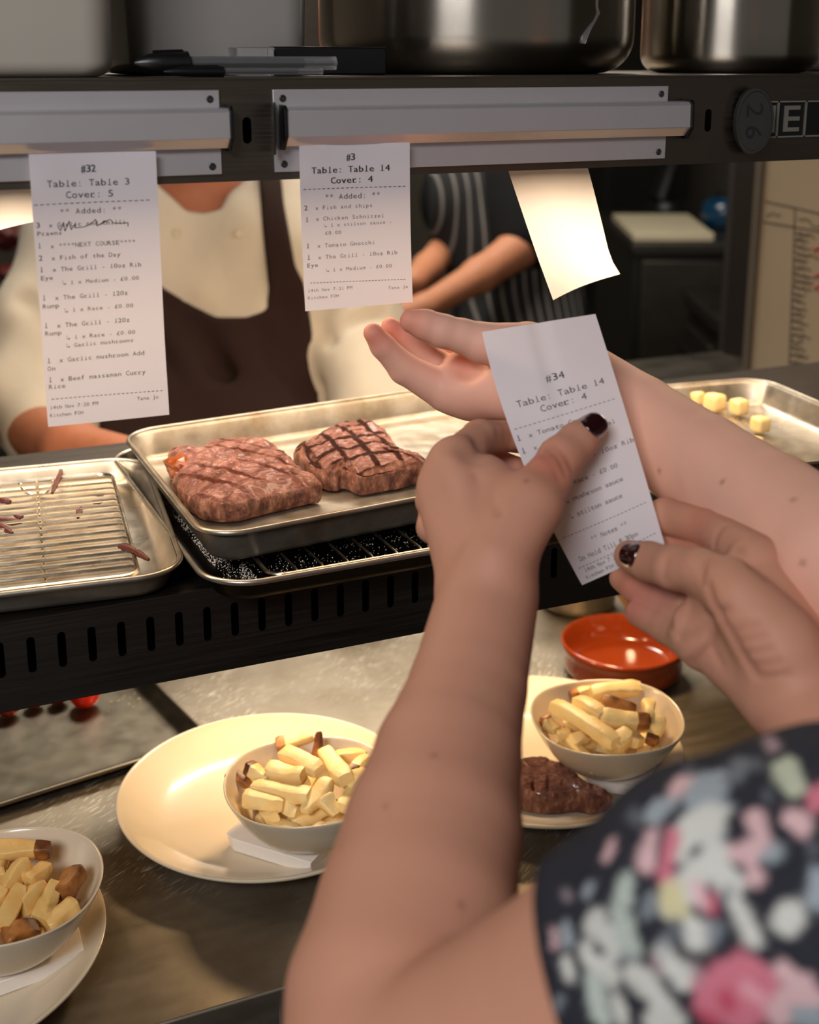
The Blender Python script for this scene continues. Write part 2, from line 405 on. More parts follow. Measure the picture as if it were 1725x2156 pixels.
# ---- heated gantry
YR = .82
g = thing('heated_gantry', 'two tier stainless steel heated gantry with slotted shelf fronts over the counter', 'gantry', (.4, YR, .9))
def slotplate(x0, x1, z0, z1, xs, zc, w, h, y, th=.0012):
    """a sheet front with real rounded slots cut through it"""
    b = MB(); n = 24; e = [x0]
    for i in range(len(xs) - 1): e.append((xs[i] + xs[i + 1]) / 2 if xs[i + 1] - xs[i] < .05 else xs[i] + .0103)
    cells = []
    for i, x in enumerate(xs):
        a = x - .0103; c2 = x + .0103; cells.append((a, c2, x))
    cur = x0
    for a, c2, x in cells:
        if a - cur > 1e-4: b.add([(cur, y, z0), (a, y, z0), (a, y, z1), (cur, y, z1)], [(0, 1, 2, 3)])
        a = max(a, cur)
        angs = sorted(set([2 * PI * k / n for k in range(n)] + [math.atan2(zz - zc, xx - x) % (2 * PI) for xx in (a, c2) for zz in (z0, z1)]))
        inner = []; outer = []
        for t_ in angs:
            cx_, cz_ = math.cos(t_), math.sin(t_)
            r = w / 2; L = h / 2 - r; inner.append((x + r * cx_, y, zc + (L if cz_ > 1e-9 else -L if cz_ < -1e-9 else 0) + r * cz_))
            s = min([(c2 - x) / cx_ if cx_ > 1e-9 else (a - x) / cx_ if cx_ < -1e-9 else 1e9, (z1 - zc) / cz_ if cz_ > 1e-9 else (z0 - zc) / cz_ if cz_ < -1e-9 else 1e9])
            outer.append((x + s * cx_, y, zc + s * cz_))
        back = [(p[0], p[1] + th, p[2]) for p in inner]
        b.loft([outer, inner, back], False, False); cur = c2
    if x1 - cur > 1e-4: b.add([(cur, y, z0), (x1, y, z0), (x1, y, z1), (cur, y, z1)], [(0, 1, 2, 3)])
    return b
GX0, GX1 = -.55, 1.12
ZU0, ZU1 = 1.484, 1.550; ZL0, ZL1 = 1.132, 1.197
upx = [.2395 + .0205 * k for k in range(-36, 19)]; upx = [x for x in upx if x > GX0 + .02]
b = slotplate(GX0, GX1, ZU0, ZU1, upx, 1.516, .0062, .0172, YR); b.box(GX0, GX1, YR, YR + .0016, ZU0 - .0010, ZU0)
par(b.build('upper_front', M['gantry'], None, False), g)
b = MB(); b.box(GX0, GX1, YR - .001, 1.20, ZU1 - .0012, ZU1); b.box(GX0, GX1, YR + .004, 1.195, 1.488, 1.4892); b.box(GX0, GX1, 1.195, 1.20, ZU0, ZU1 - .0013)
par(b.build('upper_shelf', M['gantry'], None, False), g)
lox = [.0560 + .02035 * k for k in range(-29, 62)]; lox = [x for x in lox if x < GX1 - .02]
b = slotplate(GX0, GX1, ZL0, ZL1, lox, 1.1697, .0058, .0262, YR); b.box(GX0, GX1, YR, YR + .01, ZL0 - .0012, ZL0)
par(b.build('lower_front', M['gantry_dark'], None, False), g)
b = MB(); b.box(GX0, GX1, YR - .001, 1.20, ZL1 - .0014, ZL1); b.box(GX0, GX1, YR + .01, 1.195, ZL0, ZL0 + .0012); b.box(GX0, GX1, 1.195, 1.20, ZL0, ZL1 - .0015)
par(b.build('lower_shelf', M['gantry_dark'], None, False), g)
for x in (GX0 + .03, GX1 - .03):
    for y in (YR + .04, 1.17):
        b = MB(); b.box(x - .019, x + .019, y - .019, y + .019, ZC + .001, ZU1 - .002); par(b.build('upright_post', M['gantry'], None, True, .003), g)
for z, xc, ln in ((1.482, .40, 1.3),):
    b = MB(); prof = [(-.035, 0), (-.030, -.008), (-.02, -.010), (.02, -.010), (.030, -.008), (.035, 0), (.03, -.001), (.022, -.007), (-.022, -.007), (-.03, -.001)]
    b.loft([[(xc + sx * ln / 2, 1.02 + p[0], z - .006 - p[1] * 1.) for p in prof] for sx in (-1, 1)])
    hm = par(b.build('lamp_reflector', M['tray'], None, True), g)
    b = MB(); b.tube([(xc - ln / 2 + .02, 1.02, z - .004), (xc + ln / 2 - .02, 1.02, z - .004)], .0022, 10); o = b.build('heating_tube', M['glow']); par(o, g)
b = MB(); b.box(-.2, .9, 1.005, 1.075, ZL0 - .010, ZL0 - .0005); par(b.build('lamp_housing', M['tray'], None, True, .002), g)
BULBS = ((.02, .16), (.340, .85), (.65, .75))
for x, e_ in BULBS:
    b = MB(); b.lathe([(.001, ZL0 - .020), (.008, ZL0 - .019), (.012, ZL0 - .015), (.011, ZL0 - .0105), (.001, ZL0 - .0102)], 20, (x, 1.04, 0)); par(b.build('heat_bulb', M['glow'], None), g)
# ---- ticket rails (aluminium order holders)
def ticket_rail(x0, x1, cx0, cx1, label):
    r = thing('ticket_rail', label, 'ticket rail', ((x0 + x1) / 2, YR, 1.515), 0, 'ticket rails on the gantry front')
    b = MB(); b.box(x0, x1, YR - .0022, YR - .0002, 1.4882, 1.5422); par(b.build('back_plate', M['alu'], None, True, .0004), r)
    pr = [(0, 1.5312), (-.0085, 1.5306), (-.0105, 1.5285), (-.0112, 1.5118), (-.0045, 1.5052), (-.0032, 1.5058), (-.0090, 1.5122), (-.0088, 1.5278), (0, 1.529)]
    b = MB(); b.loft([[(x, YR - .0024 + p[0], p[1]) for p in pr] for x in (cx0, cx1)]); par(b.build('clip_channel', M['alu'], None, True, .0003), r)
    b = MB(); b.tube([(cx0 + .002, YR - .0062, 1.5072), (cx1 - .002, YR - .0062, 1.5072)], .0016, 8); par(b.build('grip_strip', M['alu'], None), r)
    for xe in (cx0, cx1):
        if not (0 < xe < 1.0): pass
        ec = [(.0005, 1.5325), (-.0095, 1.5322), (-.0120, 1.5295), (-.0126, 1.5115), (-.0060, 1.5030), (.0005, 1.5030)]
        s = 1 if xe == cx1 else -1
        b = MB(); b.loft([[(xe + s * q, YR - .0024 + p[0], p[1]) for p in ec] for q in (0, .0022)]); par(b.build('end_cap', M['black_plastic'], None, True, .0003), r)
    for xs in (x0 + .0065, x1 - .0065):
        for z in (1.5365, 1.4935):
            b = MB(); b.lathe([(.0001, 0), (.0022, 0), (.0024, .0006), (.0017, .0011), (.0013, .0004), (.0001, .0004)], 16); b.xform(lambda p: (xs + p[0], YR - .0022 - p[2], z + p[1]))
            par(b.build('rivet', M['badge'], None), r)
    return r
ticket_rail(-.12, .2210, -.125, .2245, 'left satin aluminium ticket rail holding the long table 3 ticket')
ticket_rail(.2573, .5690, .2632, .5826, 'right satin aluminium ticket rail holding the short table 14 ticket')
# loose black end plate hanging open at the right rail's left end
b = MB(); pl = [(-.001, 1.534), (-.017, 1.531), (-.021, 1.524), (-.020, 1.509), (-.012, 1.5005), (-.006, 1.5015), (-.001, 1.512)]
b.loft([[(x - .35 * abs(p[0]), YR - .001 + p[0], p[1]) for p in pl] for x in (.2575, .2592)])
tag(b.build('end_plate', M['badge'], None, True, .0003), 'dark end plate standing out from the gantry between the two ticket rails', 'end plate')
# ---- badge 26 and letter tiles
def text_mesh(ch, cache={}):
    if ch in cache: return cache[ch]
    cu = bpy.data.curves.new('glyph', 'FONT'); cu.body = ch; cu.size = 1.; cu.resolution_u = 2
    o = bpy.data.objects.new('glyph', cu); COL.objects.link(o)
    dg = bpy.context.evaluated_depsgraph_get(); dg.update(); me = o.evaluated_get(dg).to_mesh()
    V = np.array([v.co[:] for v in me.vertices]).reshape(-1, 3); Fc = [tuple(p.vertices) for p in me.polygons]
    o.evaluated_get(dg).to_mesh_clear(); bpy.data.objects.remove(o); bpy.data.curves.remove(cu)
    cache[ch] = (V, Fc); return cache[ch]
CAPH = text_mesh('H')[0][:, 1].max()
def glyph_text(mb, txt, x, y, cell, hgt, fn, bold=0., fit=.86):
    """lay txt on a fixed pitch; fn maps flat (x, y) to 3D"""
    sc = hgt / CAPH
    for i, ch in enumerate(txt):
        if ch == ' ': continue
        if ch == '~':   # reply arrow
            pts = [(-.3, .7), (-.3, .1), (.25, .1)]; V = []; Fc = []
            for (a, b2), (c2, d) in zip(pts[:-1], pts[1:]):
                w = .05; k = len(V)
                V += [(a - w, b2 - w, 0), (c2 + w, d - w, 0), (c2 + w, d + w, 0), (a + w, b2 + w, 0)]; Fc.append((k, k + 1, k + 2, k + 3))
            k = len(V); V += [(.1, -.1, 0), (.38, .1, 0), (.1, .3, 0)]; Fc.append((k, k + 1, k + 2)); V = np.array(V); V[:, 0] *= min(1., 1.2 * cell / sc)
        elif ch == '-' and False: pass
        else:
            V, Fc = text_mesh(ch); V = V.copy(); cxm = (V[:, 0].max() + V[:, 0].min()) / 2; V[:, 0] -= cxm
            wd = (V[:, 0].max() - V[:, 0].min()) * sc
            V[:, 0] *= min(1.25, fit * cell / max(wd, 1e-9)) if ch not in "il1.:;*'-,|" else min(1., 1.55 * cell / sc)
        P = [fn(x + cell * (i + .5) + p[0] * sc, y + p[1] * sc) for p in V]
        mb.add(P, Fc)
        if ch in 'ilr1' and ch != '~':   # slab foot like a typewriter face
            w, hh = cell * .30, hgt * .045
            if ch != 'r' or True: mb.add([fn(x + cell * (i + .5) + a, y + q) for a, q in ((-w, 0), (w, 0), (w, hh * 2), (-w, hh * 2))], [(0, 1, 2, 3)])
bx = onY(1590, 255, YR - .012)
bd = thing('number_badge', 'oval dark grey badge with number 26 on the gantry front', 'badge', tuple(bx))
MBR = __import__('mathutils').Matrix
b = MB(); prof = [(.0001, 0), (.0238, 0), (.0255, .0015), (.0255, .0075), (.0245, .0085), (.0228, .0085), (.0222, .0075), (.0001, .0075)]
b.lathe(prof, 56, (0, 0, 0), .60, 1.); b.xform(lambda p: (p[0], -p[2] + .0078, p[1]))
o = b.build('badge_disc', M['badge'], bd, True, 0, 30); o.rotation_euler = (0, 0, math.radians(-16))
b = MB(); sc = .0175
glyph_text(b, '2', -.006, 0, .012, .013, lambda x, y: (y - .0070, .0002 - .0003, -x + .0085))
glyph_text(b, '6', -.006, 0, .012, .013, lambda x, y: (y - .0070, .0002 - .0003, -x - .0085))
o = b.build('badge_number', M['ink_black'], bd, False); o.rotation_euler = (0, 0, math.radians(-16))
lt = thing('letter_tile_strip', 'strip of black tiles with steel letters beside the badge on the gantry front', 'sign', (.70, YR - .001, 1.515))
x0 = onY(1634, 255, YR)[0]; tw = .0275
b = MB(); b.box(x0 - .0105, x0 + 4 * tw, YR - .0012, YR - .0003, 1.5015, 1.5300); par(b.build('tile_backing', M['black_plastic'], None, False), lt)
b = MB()
for k in range(5): b.box(x0 + k * tw - .0007, x0 + k * tw + .0007, YR - .0026, YR - .0012, 1.5015, 1.5300)
b.box(x0 - .0105, x0 + 4 * tw, YR - .0026, YR - .0012, 1.5288, 1.5300); b.box(x0 - .0105, x0 + 4 * tw, YR - .0026, YR - .0012, 1.5015, 1.5027)
par(b.build('tile_frame', M['letter_steel'], None, False), lt)
b = MB(); b.box(x0 - .0062, x0 - .0028, YR - .0026, YR - .0012, 1.5055, 1.5265)
for k in (0,):
    xa = x0 + k * tw + .0065; b.box(xa, xa + .0035, YR - .0026, YR - .0012, 1.5060, 1.5262)
    for z in (1.5060, 1.5145, 1.5230): b.box(xa + .0035, xa + .0150, YR - .0026, YR - .0012, z, z + .0032)
par(b.build('steel_letter', M['letter_steel'], None, False), lt)
# ================================================================== TOP SHELF
ZT = ZU1 + .0004
def tub(name, label, cat, xa, xb, ya, yb, h, r, rb, m, taper=.004, grp=None, lip=.004):
    w, d = xb - xa, yb - ya; cx, cy = (xa + xb) / 2, (ya + yb) / 2
    th = thing(name, label, cat, (cx, cy, ZT), 0, grp); b = MB(); L = []
    for k in range(7):
        a = PI / 2 * k / 6; ins = rb * (1 - math.sin(a)); L.append(rrect(w - 2 * taper - 2 * ins, d - 2 * taper - 2 * ins, max(r - ins * .5, .003), rb * (1 - math.cos(a)), 10))
    for k in range(1, 6): q = k / 5; L.append(rrect(w - 2 * taper * (1 - q), d - 2 * taper * (1 - q), r, rb + (h - rb) * q, 10))
    L.append(rrect(w - .006, d - .006, r - .002, h, 10)); L.append(rrect(w - .01, d - .01, r - .003, .01 + rb, 10)); L.append(rrect(w - .01 - rb * 2, d - .01 - rb * 2, r * .6, .006, 10))
    b.loft(L); b.build('body', m, th, True, 0, 50)
    b = MB(); b.tube([(p[0], p[1], h) for p in rrect(w + lip, d + lip, r + .003, 0, 8)], .0035, 8, True); b.build('rim', m, th)
    return th
Y1 = .838; tub('white_tub', 'opaque white plastic food tub at the left end of the top shelf', 'tub', -.11, onY(256, 100, Y1 + .01)[0], Y1, Y1 + .19, .16, .022, .010, M['tub'])
Y2 = .93; tub('clear_tub', 'translucent grey plastic food tub behind the pens on the top shelf', 'tub', onY(262, 80, Y2)[0] + .003, onY(671, 80, Y2)[0], Y2, Y2 + .17, .16, .022, .012, M['tub2'])
def pot(label, u, dc, r, h, rb):
    c = at(u, 130, dc); th = thing('steel_pot', label, 'pot', (c[0], c[1], ZT)); b = MB()
    prof = [(.001, 0)] + [(r - rb + rb * math.sin(a), rb * (1 - math.cos(a))) for a in np.linspace(0, PI / 2, 9)] + [(r, h * .5), (r, h), (r - .002, h + .001), (r - .004, h), (r - .004, rb), (r - rb, .003), (.001, .003)]
    b.lathe(prof, 128); b.build('pot_body', M['pan'], th, True, 0, 60)
    b = MB(); b.tube([((r + .002) * math.cos(a), (r + .002) * math.sin(a), h) for a in np.linspace(0, 2 * PI, 72, endpoint=False)], .003, 8, True); b.build('pot_rim', M['pan'], th)
    return th, c, r
p3, c3_, r3 = pot('wide round dark steel pot with a dried drip in the middle of the top shelf', 1001, 1.10, .1362, .14, .030)
b = MB(); fc_ = lambda P: np.sqrt(((P[:, :2] - c3_[:2]) ** 2).sum(1)) - r3
pp = [march(u, v, fc_) for u, v in ((1258, -8), (1257, 12), (1260, 28), (1252, 45), (1240, 62), (1230, 80), (1228, 92))]
b.tube(pp, [.0012, .0010, .0015, .0012, .002, .0030, .0022], 8); par(b.build('dried_drip', M['clear'], None), p3)
pot('narrower round dark steel pot at the right of the top shelf above the badge', 1534, 1.16, .0802, .14, .016)
Y5 = 1.02; xg = onY(1722, 80, Y5)[0]; tub('grey_tub', 'pale grey plastic tub at the far right end of the top shelf', 'tub', xg, xg + .16, Y5, Y5 + .12, .15, .02, .01, M['tub2'])
# pens
def pen(label, u0, v0, u1, v1, Y, capl, r, lift):
    A = onY(u0, v0, Y); B = onY(u1, v1, Y + .004); A[2] = B[2] = ZT + lift; d = B - A; Ln = np.linalg.norm(d); d /= Ln
    th = thing('ballpoint_pen', label, 'pen', tuple(A), 0, 'pens on the top shelf')
    b = MB(); b.tube([A + d * q for q in (0, .003, .010, .018, capl * .9, capl, capl + .0008)], [r * .25, r * .55, r * .95, r * 1.15, r * 1.2, r * 1.25, r * .7], 16); par(b.build('cap', M['black_plastic'], None), th)
    b = MB(); b.tube([A + d * (capl - .004), A + d * (Ln * .96)], r * .82, 6); par(b.build('barrel', M['clear'], None), th)
    b = MB(); b.tube([A + d * (capl - .003), A + d * (Ln * .8)], r * .35, 8); par(b.build('ink_tube', M['ink_black'], None), th)
    b = MB(); n = np.array([0, 0, 1.]); b.tube([A + d * (capl * .95) + n * r * 1.0, A + d * (capl * .9) + n * r * 1.28, A + d * (capl * .35) + n * r * 1.18], r * .16, 6); par(b.build('pocket_clip', M['black_plastic'], None), th)
pen('clear ballpoint pen with large black cap lying in front of the tubs', 283, 145, 722, 145, .855, .036, .0064, .0085)
pen('clear ballpoint pen with small black cap lying against the shelf edge', 345, 156, 692, 152, .838, .040, .0030, .0032)
th = thing('small_box', 'small black box with a clear end behind the pens on the top shelf', 'box', tuple(onY(600, 120, .89)))
xa = onY(500, 120, .88)[0]; b = MB(); b.box(xa, xa + .027, .88, .905, ZT, ZT + .0195); par(b.build('clear_end', M['clear'], None, True, .001), th)
b = MB(); b.box(xa + .0275, xa + .115, .885, .899, ZT, ZT + .0200); par(b.build('body', M['black_plastic'], None, True, .0015), th)
# ================================================================== TICKETS
def strokes(mb, pts, w, fn):
    for (a, b2), (c2, d) in zip(pts[:-1], pts[1:]):
        L = math.hypot(c2 - a, d - b2) + 1e-9; nx, ny = -(d - b2) / L * w, (c2 - a) / L * w
        mb.add([fn(a + nx, b2 + ny), fn(c2 + nx, d + ny), fn(c2 - nx, d - ny), fn(a - nx, b2 - ny)], [(0, 1, 2, 3)])
def paper_sheet(name, fn, nx, ny, parent, m=None, W=1, H=1):
    b = MB(); vs = []; fs = []
    for j in range(ny + 1):
        for i in range(nx + 1): vs.append(fn(W * i / nx, -H * j / ny))
    for j in range(ny):
        for i in range(nx): k = j * (nx + 1) + i; fs.append((k, k + 1, k + nx + 2, k + nx + 1))
    b.add(vs, fs); return b.build(name, m or M['paper'], parent, True, 0, 180)
def hanging_ticket(label, TL, TR, BR, BL, bend, lines, dashes, Y=YR - .0092):
    P = [onY(*p, Y) for p in (TL, TR, BR, BL)]
    W = P[1][0] - P[0][0]; H = P[0][2] - P[3][2]; X0 = P[0][0]; Z0 = P[0][2]
    sh = (P[3][0] - P[0][0]) / H; dr = (P[1][2] - P[0][2]) / W
    def loc(u, v):
        q = onY(u, v, Y); return q[0] - X0, q[2] - Z0
    def fn(x, z, off=0.):
        s = x / W; t_ = -z / H
        y = Y + bend(s, t_) - off
        return (X0 + x + sh * (-z), y, Z0 + z + dr * x)
    th = thing('order_ticket', label, 'ticket', (X0 + W / 2, Y, Z0 - H), 0, None)
    par(paper_sheet('paper', fn, 16, 30, None, None, W, H), th)
    mbs = {'print': MB(), 'print_mid': MB(), 'print_faint': MB()}
    f2 = lambda x, z: fn(x, z, .00025)
    for txt, u, v, cell, hgt, mt in lines:
        x, z = loc(u, v); x -= sh * (-z); pxm = abs(onY(u + 100, v, Y)[0] - onY(u, v, Y)[0]) / 100
        vz = abs(onY(u, v + 100, Y)[2] - onY(u, v, Y)[2]) / 100
        glyph_text(mbs[mt], txt, x, z - dr * x, cell * pxm, hgt * vz, f2)
        if mt == 'print' and hgt > 11 and cell < 12: glyph_text(mbs[mt], txt, x + .0003, z - dr * x, cell * pxm, hgt * vz, f2)
    for (u0, v0, u1, v1, n, mt) in dashes:
        a = loc(u0, v0); b2 = loc(u1, v1)
        for k in range(n):
            p = [(a[0] + (b2[0] - a[0]) * q, a[1] + (b2[1] - a[1]) * q) for q in ((k + .15) / n, (k + .75) / n)]
            strokes(mbs[mt], [(p[0][0] + sh * p[0][1], p[0][1] - dr * p[0][0]), (p[1][0] + sh * p[1][1], p[1][1] - dr * p[1][0])], .00022, f2)
    return th, mbs, f2, loc, sh, dr
def finish_text(th, mbs):
    for k, nm in (('print', 'bold_print'), ('print_mid', 'item_print'), ('print_faint', 'faint_print')):
        if mbs[k].v: par(mbs[k].build(nm, M[k], None, False), th)
B_, M_, F_ = 'print', 'print_mid', 'print_faint'
L32 = [('#32', 171, 363, 10.6, 15, B_), ('Table: Table 3', 99, 395, 12.75, 14, B_), ('Cover: 5', 139, 418, 12.75, 14, B_),
       ('** Added: **', 126, 452, 11.1, 11, M_), ('3', 76, 480, 9, 11, B_), ('x Garlic and Chilli', 103, 479, 8.7, 9, M_), ('Prawns', 78, 497, 8.9, 9, M_),
       ('1', 79, 523, 9, 11, B_), ('x ****NEXT COURSE****', 106, 523, 8.7, 9, M_), ('2', 81, 549, 9, 11, B_), ('x Fish of the Day', 108, 548, 8.7, 9, M_),
       ('1', 83, 573, 9, 11, B_), ('x The Grill - 10oz Rib', 110, 572, 8.7, 9, M_), ('Eye', 85, 590, 8.9, 9, M_), ('~ 1 x Medium - \u00a30.00', 131, 599, 8.2, 8, M_),
       ('1', 88, 632, 9, 11, B_), ('x The Grill - 120z', 115, 631, 8.7, 9, M_), ('Rump', 89, 649, 8.9, 9, M_), ('~ 1 x Rare - \u00a30.00', 135, 657, 8.2, 8, M_),
       ('1', 92, 690, 9, 11, B_), ('x The Grill - 120z', 119, 689, 8.7, 9, M_), ('Rump', 94, 706, 8.9, 9, M_), ('~ 1 x Rare - \u00a30.00', 139, 714, 8.2, 8, M_), ('~ Garlic mushrooms', 139, 731, 8.0, 8, M_),
       ('1', 98, 764, 9, 11, B_), ('x Garlic mushroom Add', 124, 762, 8.7, 9, M_), ('On', 99, 780, 8.9, 9, M_), ('1', 101, 804, 9, 11, B_), ('x Beef massaman Curry', 126, 802, 8.7, 9, M_), ('Rice', 102, 818, 8.9, 9, M_),
       ('14th Nov 7:20 PM', 104, 860, 6.4, 7, M_), ('Kitchen FOH', 104, 876, 6.4, 7, M_), ('Tana Jo', 286, 840, 6.4, 7, M_)]
T = hanging_ticket('long printed order ticket for table 3, cover 5, with a crossed-out prawns line', (60, 325), (328, 318), (353, 871), (100, 896),
                   lambda s, t_: .0022 * math.sin(PI * s) * (1 - t_) - .004 * t_ * t_ + .0012 * math.sin(9 * t_ + 2 * s) * t_, L32, [(70, 432, 318, 421, 20, B_), (106, 839, 342, 819, 26, M_)])
sc_ = [(122, 478), (128, 486), (134, 468), (137, 487), (146, 466), (150, 484), (160, 470), (158, 480), (178, 478), (192, 472), (202, 462), (205, 476), (222, 466), (210, 474), (232, 462), (240, 470), (256, 470), (270, 469), (270, 477)]
q = [T[3](u, v) for u, v in sc_]; b = MB(); strokes(b, [(p[0] + T[4] * p[1], p[1] - T[5] * p[0]) for p in q], .00022, T[2]); par(b.build('pen_scribble', M['ink_black'], None, False), T[0])
finish_text(T[0], T[1])
L3 = [('#3', 731, 338, 9.5, 14, B_), ('Table: Table 14', 656, 366, 11.2, 13, B_), ('Cover: 4', 697, 387, 11.2, 13, B_), ('** Added: **', 684, 421, 9.9, 11, M_),
      ('2', 639, 443, 9, 10, B_), ('x Fish and chips', 663, 442, 7.7, 8, F_), ('1', 641, 467, 9, 10, B_), ('x Chicken Schnitzel', 664, 465, 7.7, 8, F_),
      ('~ 1 x stilton sauce -', 681, 478, 6.9, 7, F_), ('\u00a30.00', 683, 494, 7, 7, F_), ('1', 642, 522, 9, 10, B_), ('x Tomato Gnocchi', 666, 521, 7.7, 8, F_),
      ('1', 643, 546, 9, 10, B_), ('x The Grill - 10oz Rib', 667, 545, 7.7, 8, F_), ('Eye', 643, 562, 8, 8, M_), ('~ 1 x Medium - \u00a30.00', 683, 571, 7, 7, F_),
      ('14th Nov 7:21 PM', 643, 613, 5.9, 6, F_), ('Kitchen FOH', 643, 628, 5.9, 6, F_), ('Tana Jo', 812, 607, 5.9, 6, F_)]
T = hanging_ticket('short printed order ticket for table 14, cover 4, hanging from the right rail', (630, 307), (863, 300), (871, 641), (637, 652),
                   lambda s, t_: .0025 * math.sin(PI * s) * (1 - t_) - .006 * t_ * t_, L3, [(637, 399, 856, 392, 22, B_), (648, 594, 850, 586, 30, F_)])
finish_text(T[0], T[1])
# blank tickets hanging behind the gantry front, straight under the heat lamps
def blank_ticket(label, rows, Y):
    th = thing('order_ticket', label, 'ticket', tuple(onY(*rows[-1][0], Y)))
    R = [[onY(*p, Y + dy) for p, dy in ((l, d0), (r, d1))] for l, r, d0, d1 in rows]
    n = len(R) - 1
    def fn(x, z):
        k = min(int(-z * n), n - 1); f_ = -z * n - k; a = R[k][0] * (1 - f_) + R[k + 1][0] * f_; b2 = R[k][1] * (1 - f_) + R[k + 1][1] * f_
        p = a * (1 - x) + b2 * x; p = p.copy(); p[1] += .006 * math.sin(PI * x); p[2] = min(p[2], 1.4872); return p
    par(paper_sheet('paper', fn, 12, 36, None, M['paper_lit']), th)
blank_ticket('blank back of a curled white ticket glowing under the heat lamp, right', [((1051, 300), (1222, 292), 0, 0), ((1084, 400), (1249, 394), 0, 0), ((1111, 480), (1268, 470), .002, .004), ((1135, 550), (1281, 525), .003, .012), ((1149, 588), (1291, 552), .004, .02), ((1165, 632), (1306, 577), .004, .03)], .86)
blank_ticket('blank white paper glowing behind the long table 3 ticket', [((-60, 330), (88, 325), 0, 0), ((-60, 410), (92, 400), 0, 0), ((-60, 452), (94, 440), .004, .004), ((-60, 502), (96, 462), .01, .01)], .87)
# ================================================================== TRAYS ON THE LOWER SHELF
def tray_obj(name, label, cx, cy, z, w, d, h, rz, m, r=.032, grp=None, mrim=None, skew=0):
    sk = lambda p: (p[0] + math.tan(skew) * p[1], p[1], p[2])
    th = thing(name, label, 'tray', (cx, cy, z), rz, grp)
    L = []
    for ins, zz in ((.020, 0), (.013, .0006), (.0085, .0030), (.0062, .0065), (.0015, h - .003), (0, h - .001)): L.append(rrect(w - 2 * ins, d - 2 * ins, max(r - ins, .012), zz, 10))
    for ins, zz in ((.0006, h - .0004), (.0032, h - .003), (.0074, .0070), (.0100, .0034), (.0145, .0016), (.022, .0010)): L.append(rrect(w - 2 * ins, d - 2 * ins, max(r - ins, .012), zz, 10))
    b = MB(); b.loft(L); b.xform(sk).build('tray_pan', m, th, True, 0, 70)
    b = MB(); b.tube([(p[0], p[1], h - .0004) for p in rrect(w + .004, d + .004, r + .002, 0, 12)], .0021, 10, True); b.xform(sk).build('rolled_rim', mrim or m, th)
    return th
def rack(label, cx, cy, z, w, d, rz, along, pitch, legs=True, rw=.0013):
    """wire cooling rack; along = 'x' or 'y' is the way the thin wires run"""
    th = thing('wire_rack', label, 'rack', (cx, cy, z), rz, 'wire racks in the trays')
    b = MB(); b.tube(rrect(w, d, .012, .0, 6), rw * 1.5, 8, True); b.build('rack_frame', M['wire'], th)
    n = int((d if along == 'x' else w) / pitch)
    for k in range(1, n):
        q = -(d if along == 'x' else w) / 2 + k * (d if along == 'x' else w) / n
        b = MB()
        if along == 'x': b.tube([(-w / 2, q, 0), (-w / 2 + .004, q, rw), (w / 2 - .004, q, rw), (w / 2, q, 0)], rw, 6)
        else: b.tube([(q, -d / 2, 0), (q, -d / 2 + .004, rw), (q, d / 2 - .004, rw), (q, d / 2, 0)], rw, 6)
        b.build('rack_wire', M['wire'], th)
    for q in (-.3, .3):
        b = MB()
        if along == 'x': b.tube([(q * w, -d / 2, -rw * 1.5), (q * w, d / 2, -rw * 1.5)], rw * 1.2, 6)
        else: b.tube([(-w / 2, q * d, -rw * 1.5), (w / 2, q * d, -rw * 1.5)], rw * 1.2, 6)
        b.build('cross_wire', M['wire'], th)
    if legs:
        for sx in (-.30, .30):
            for sy in (-.5, .5):
                x, y = sx * w, sy * d; s = 1 if sy > 0 else -1; b = MB()
                b.tube([(x - .014, y - s * .002, -.001), (x - .011, y - s * .006, -.006), (x - .004, y - s * .010, -.0105), (x + .004, y - s * .010, -.0105), (x + .011, y - s * .006, -.006), (x + .014, y - s * .002, -.001)], rw * 1.3, 6); b.build('rack_foot', M['wire'], th)
    return th
ZS = ZL1 + .0003
a5 = math.radians(-6.0)
# left tray : front right corner about (.180,.812)
TLw, TLd = .36, .272
fr = np.array([.1800, .8080]); ux = np.array([math.cos(a5), math.sin(a5)]); uy = np.array([-ux[1], ux[0]])
cL = fr - ux * TLw / 2 + uy * TLd / 2
tl = tray_obj('baking_tray', 'shallow steel tray at the left of the lower shelf with a wire rack inside', cL[0], cL[1], ZS, TLw, TLd, .0205, a5, M['tray'])
rk = cL - ux * .006 + uy * .002
rack('wire rack with meat scraps inside the left steel tray', rk[0], rk[1], ZS + .0135, TLw - .045, TLd - .035, a5, 'x', .0146)
# lower middle tray
a0 = math.radians(1.2); cM = np.array([.190 + .190, .778 + .168])
tm = tray_obj('baking_tray', 'dark salt-strewn tray underneath the steak tray on the lower shelf', cM[0], cM[1], ZS, .38, .335, .0195, a0, M['dark_metal'], .034, None, M['tray'])
ux0 = np.array([math.cos(a0), math.sin(a0)]); uy0 = np.array([-ux0[1], ux0[0]])
rm = cM + ux0 * .012
rack('wire rack on black salted base under the steak tray', rm[0], rm[1], ZS + .0125, .38 - .068, .335 - .035, a0, 'y', .0185, True, .0010)
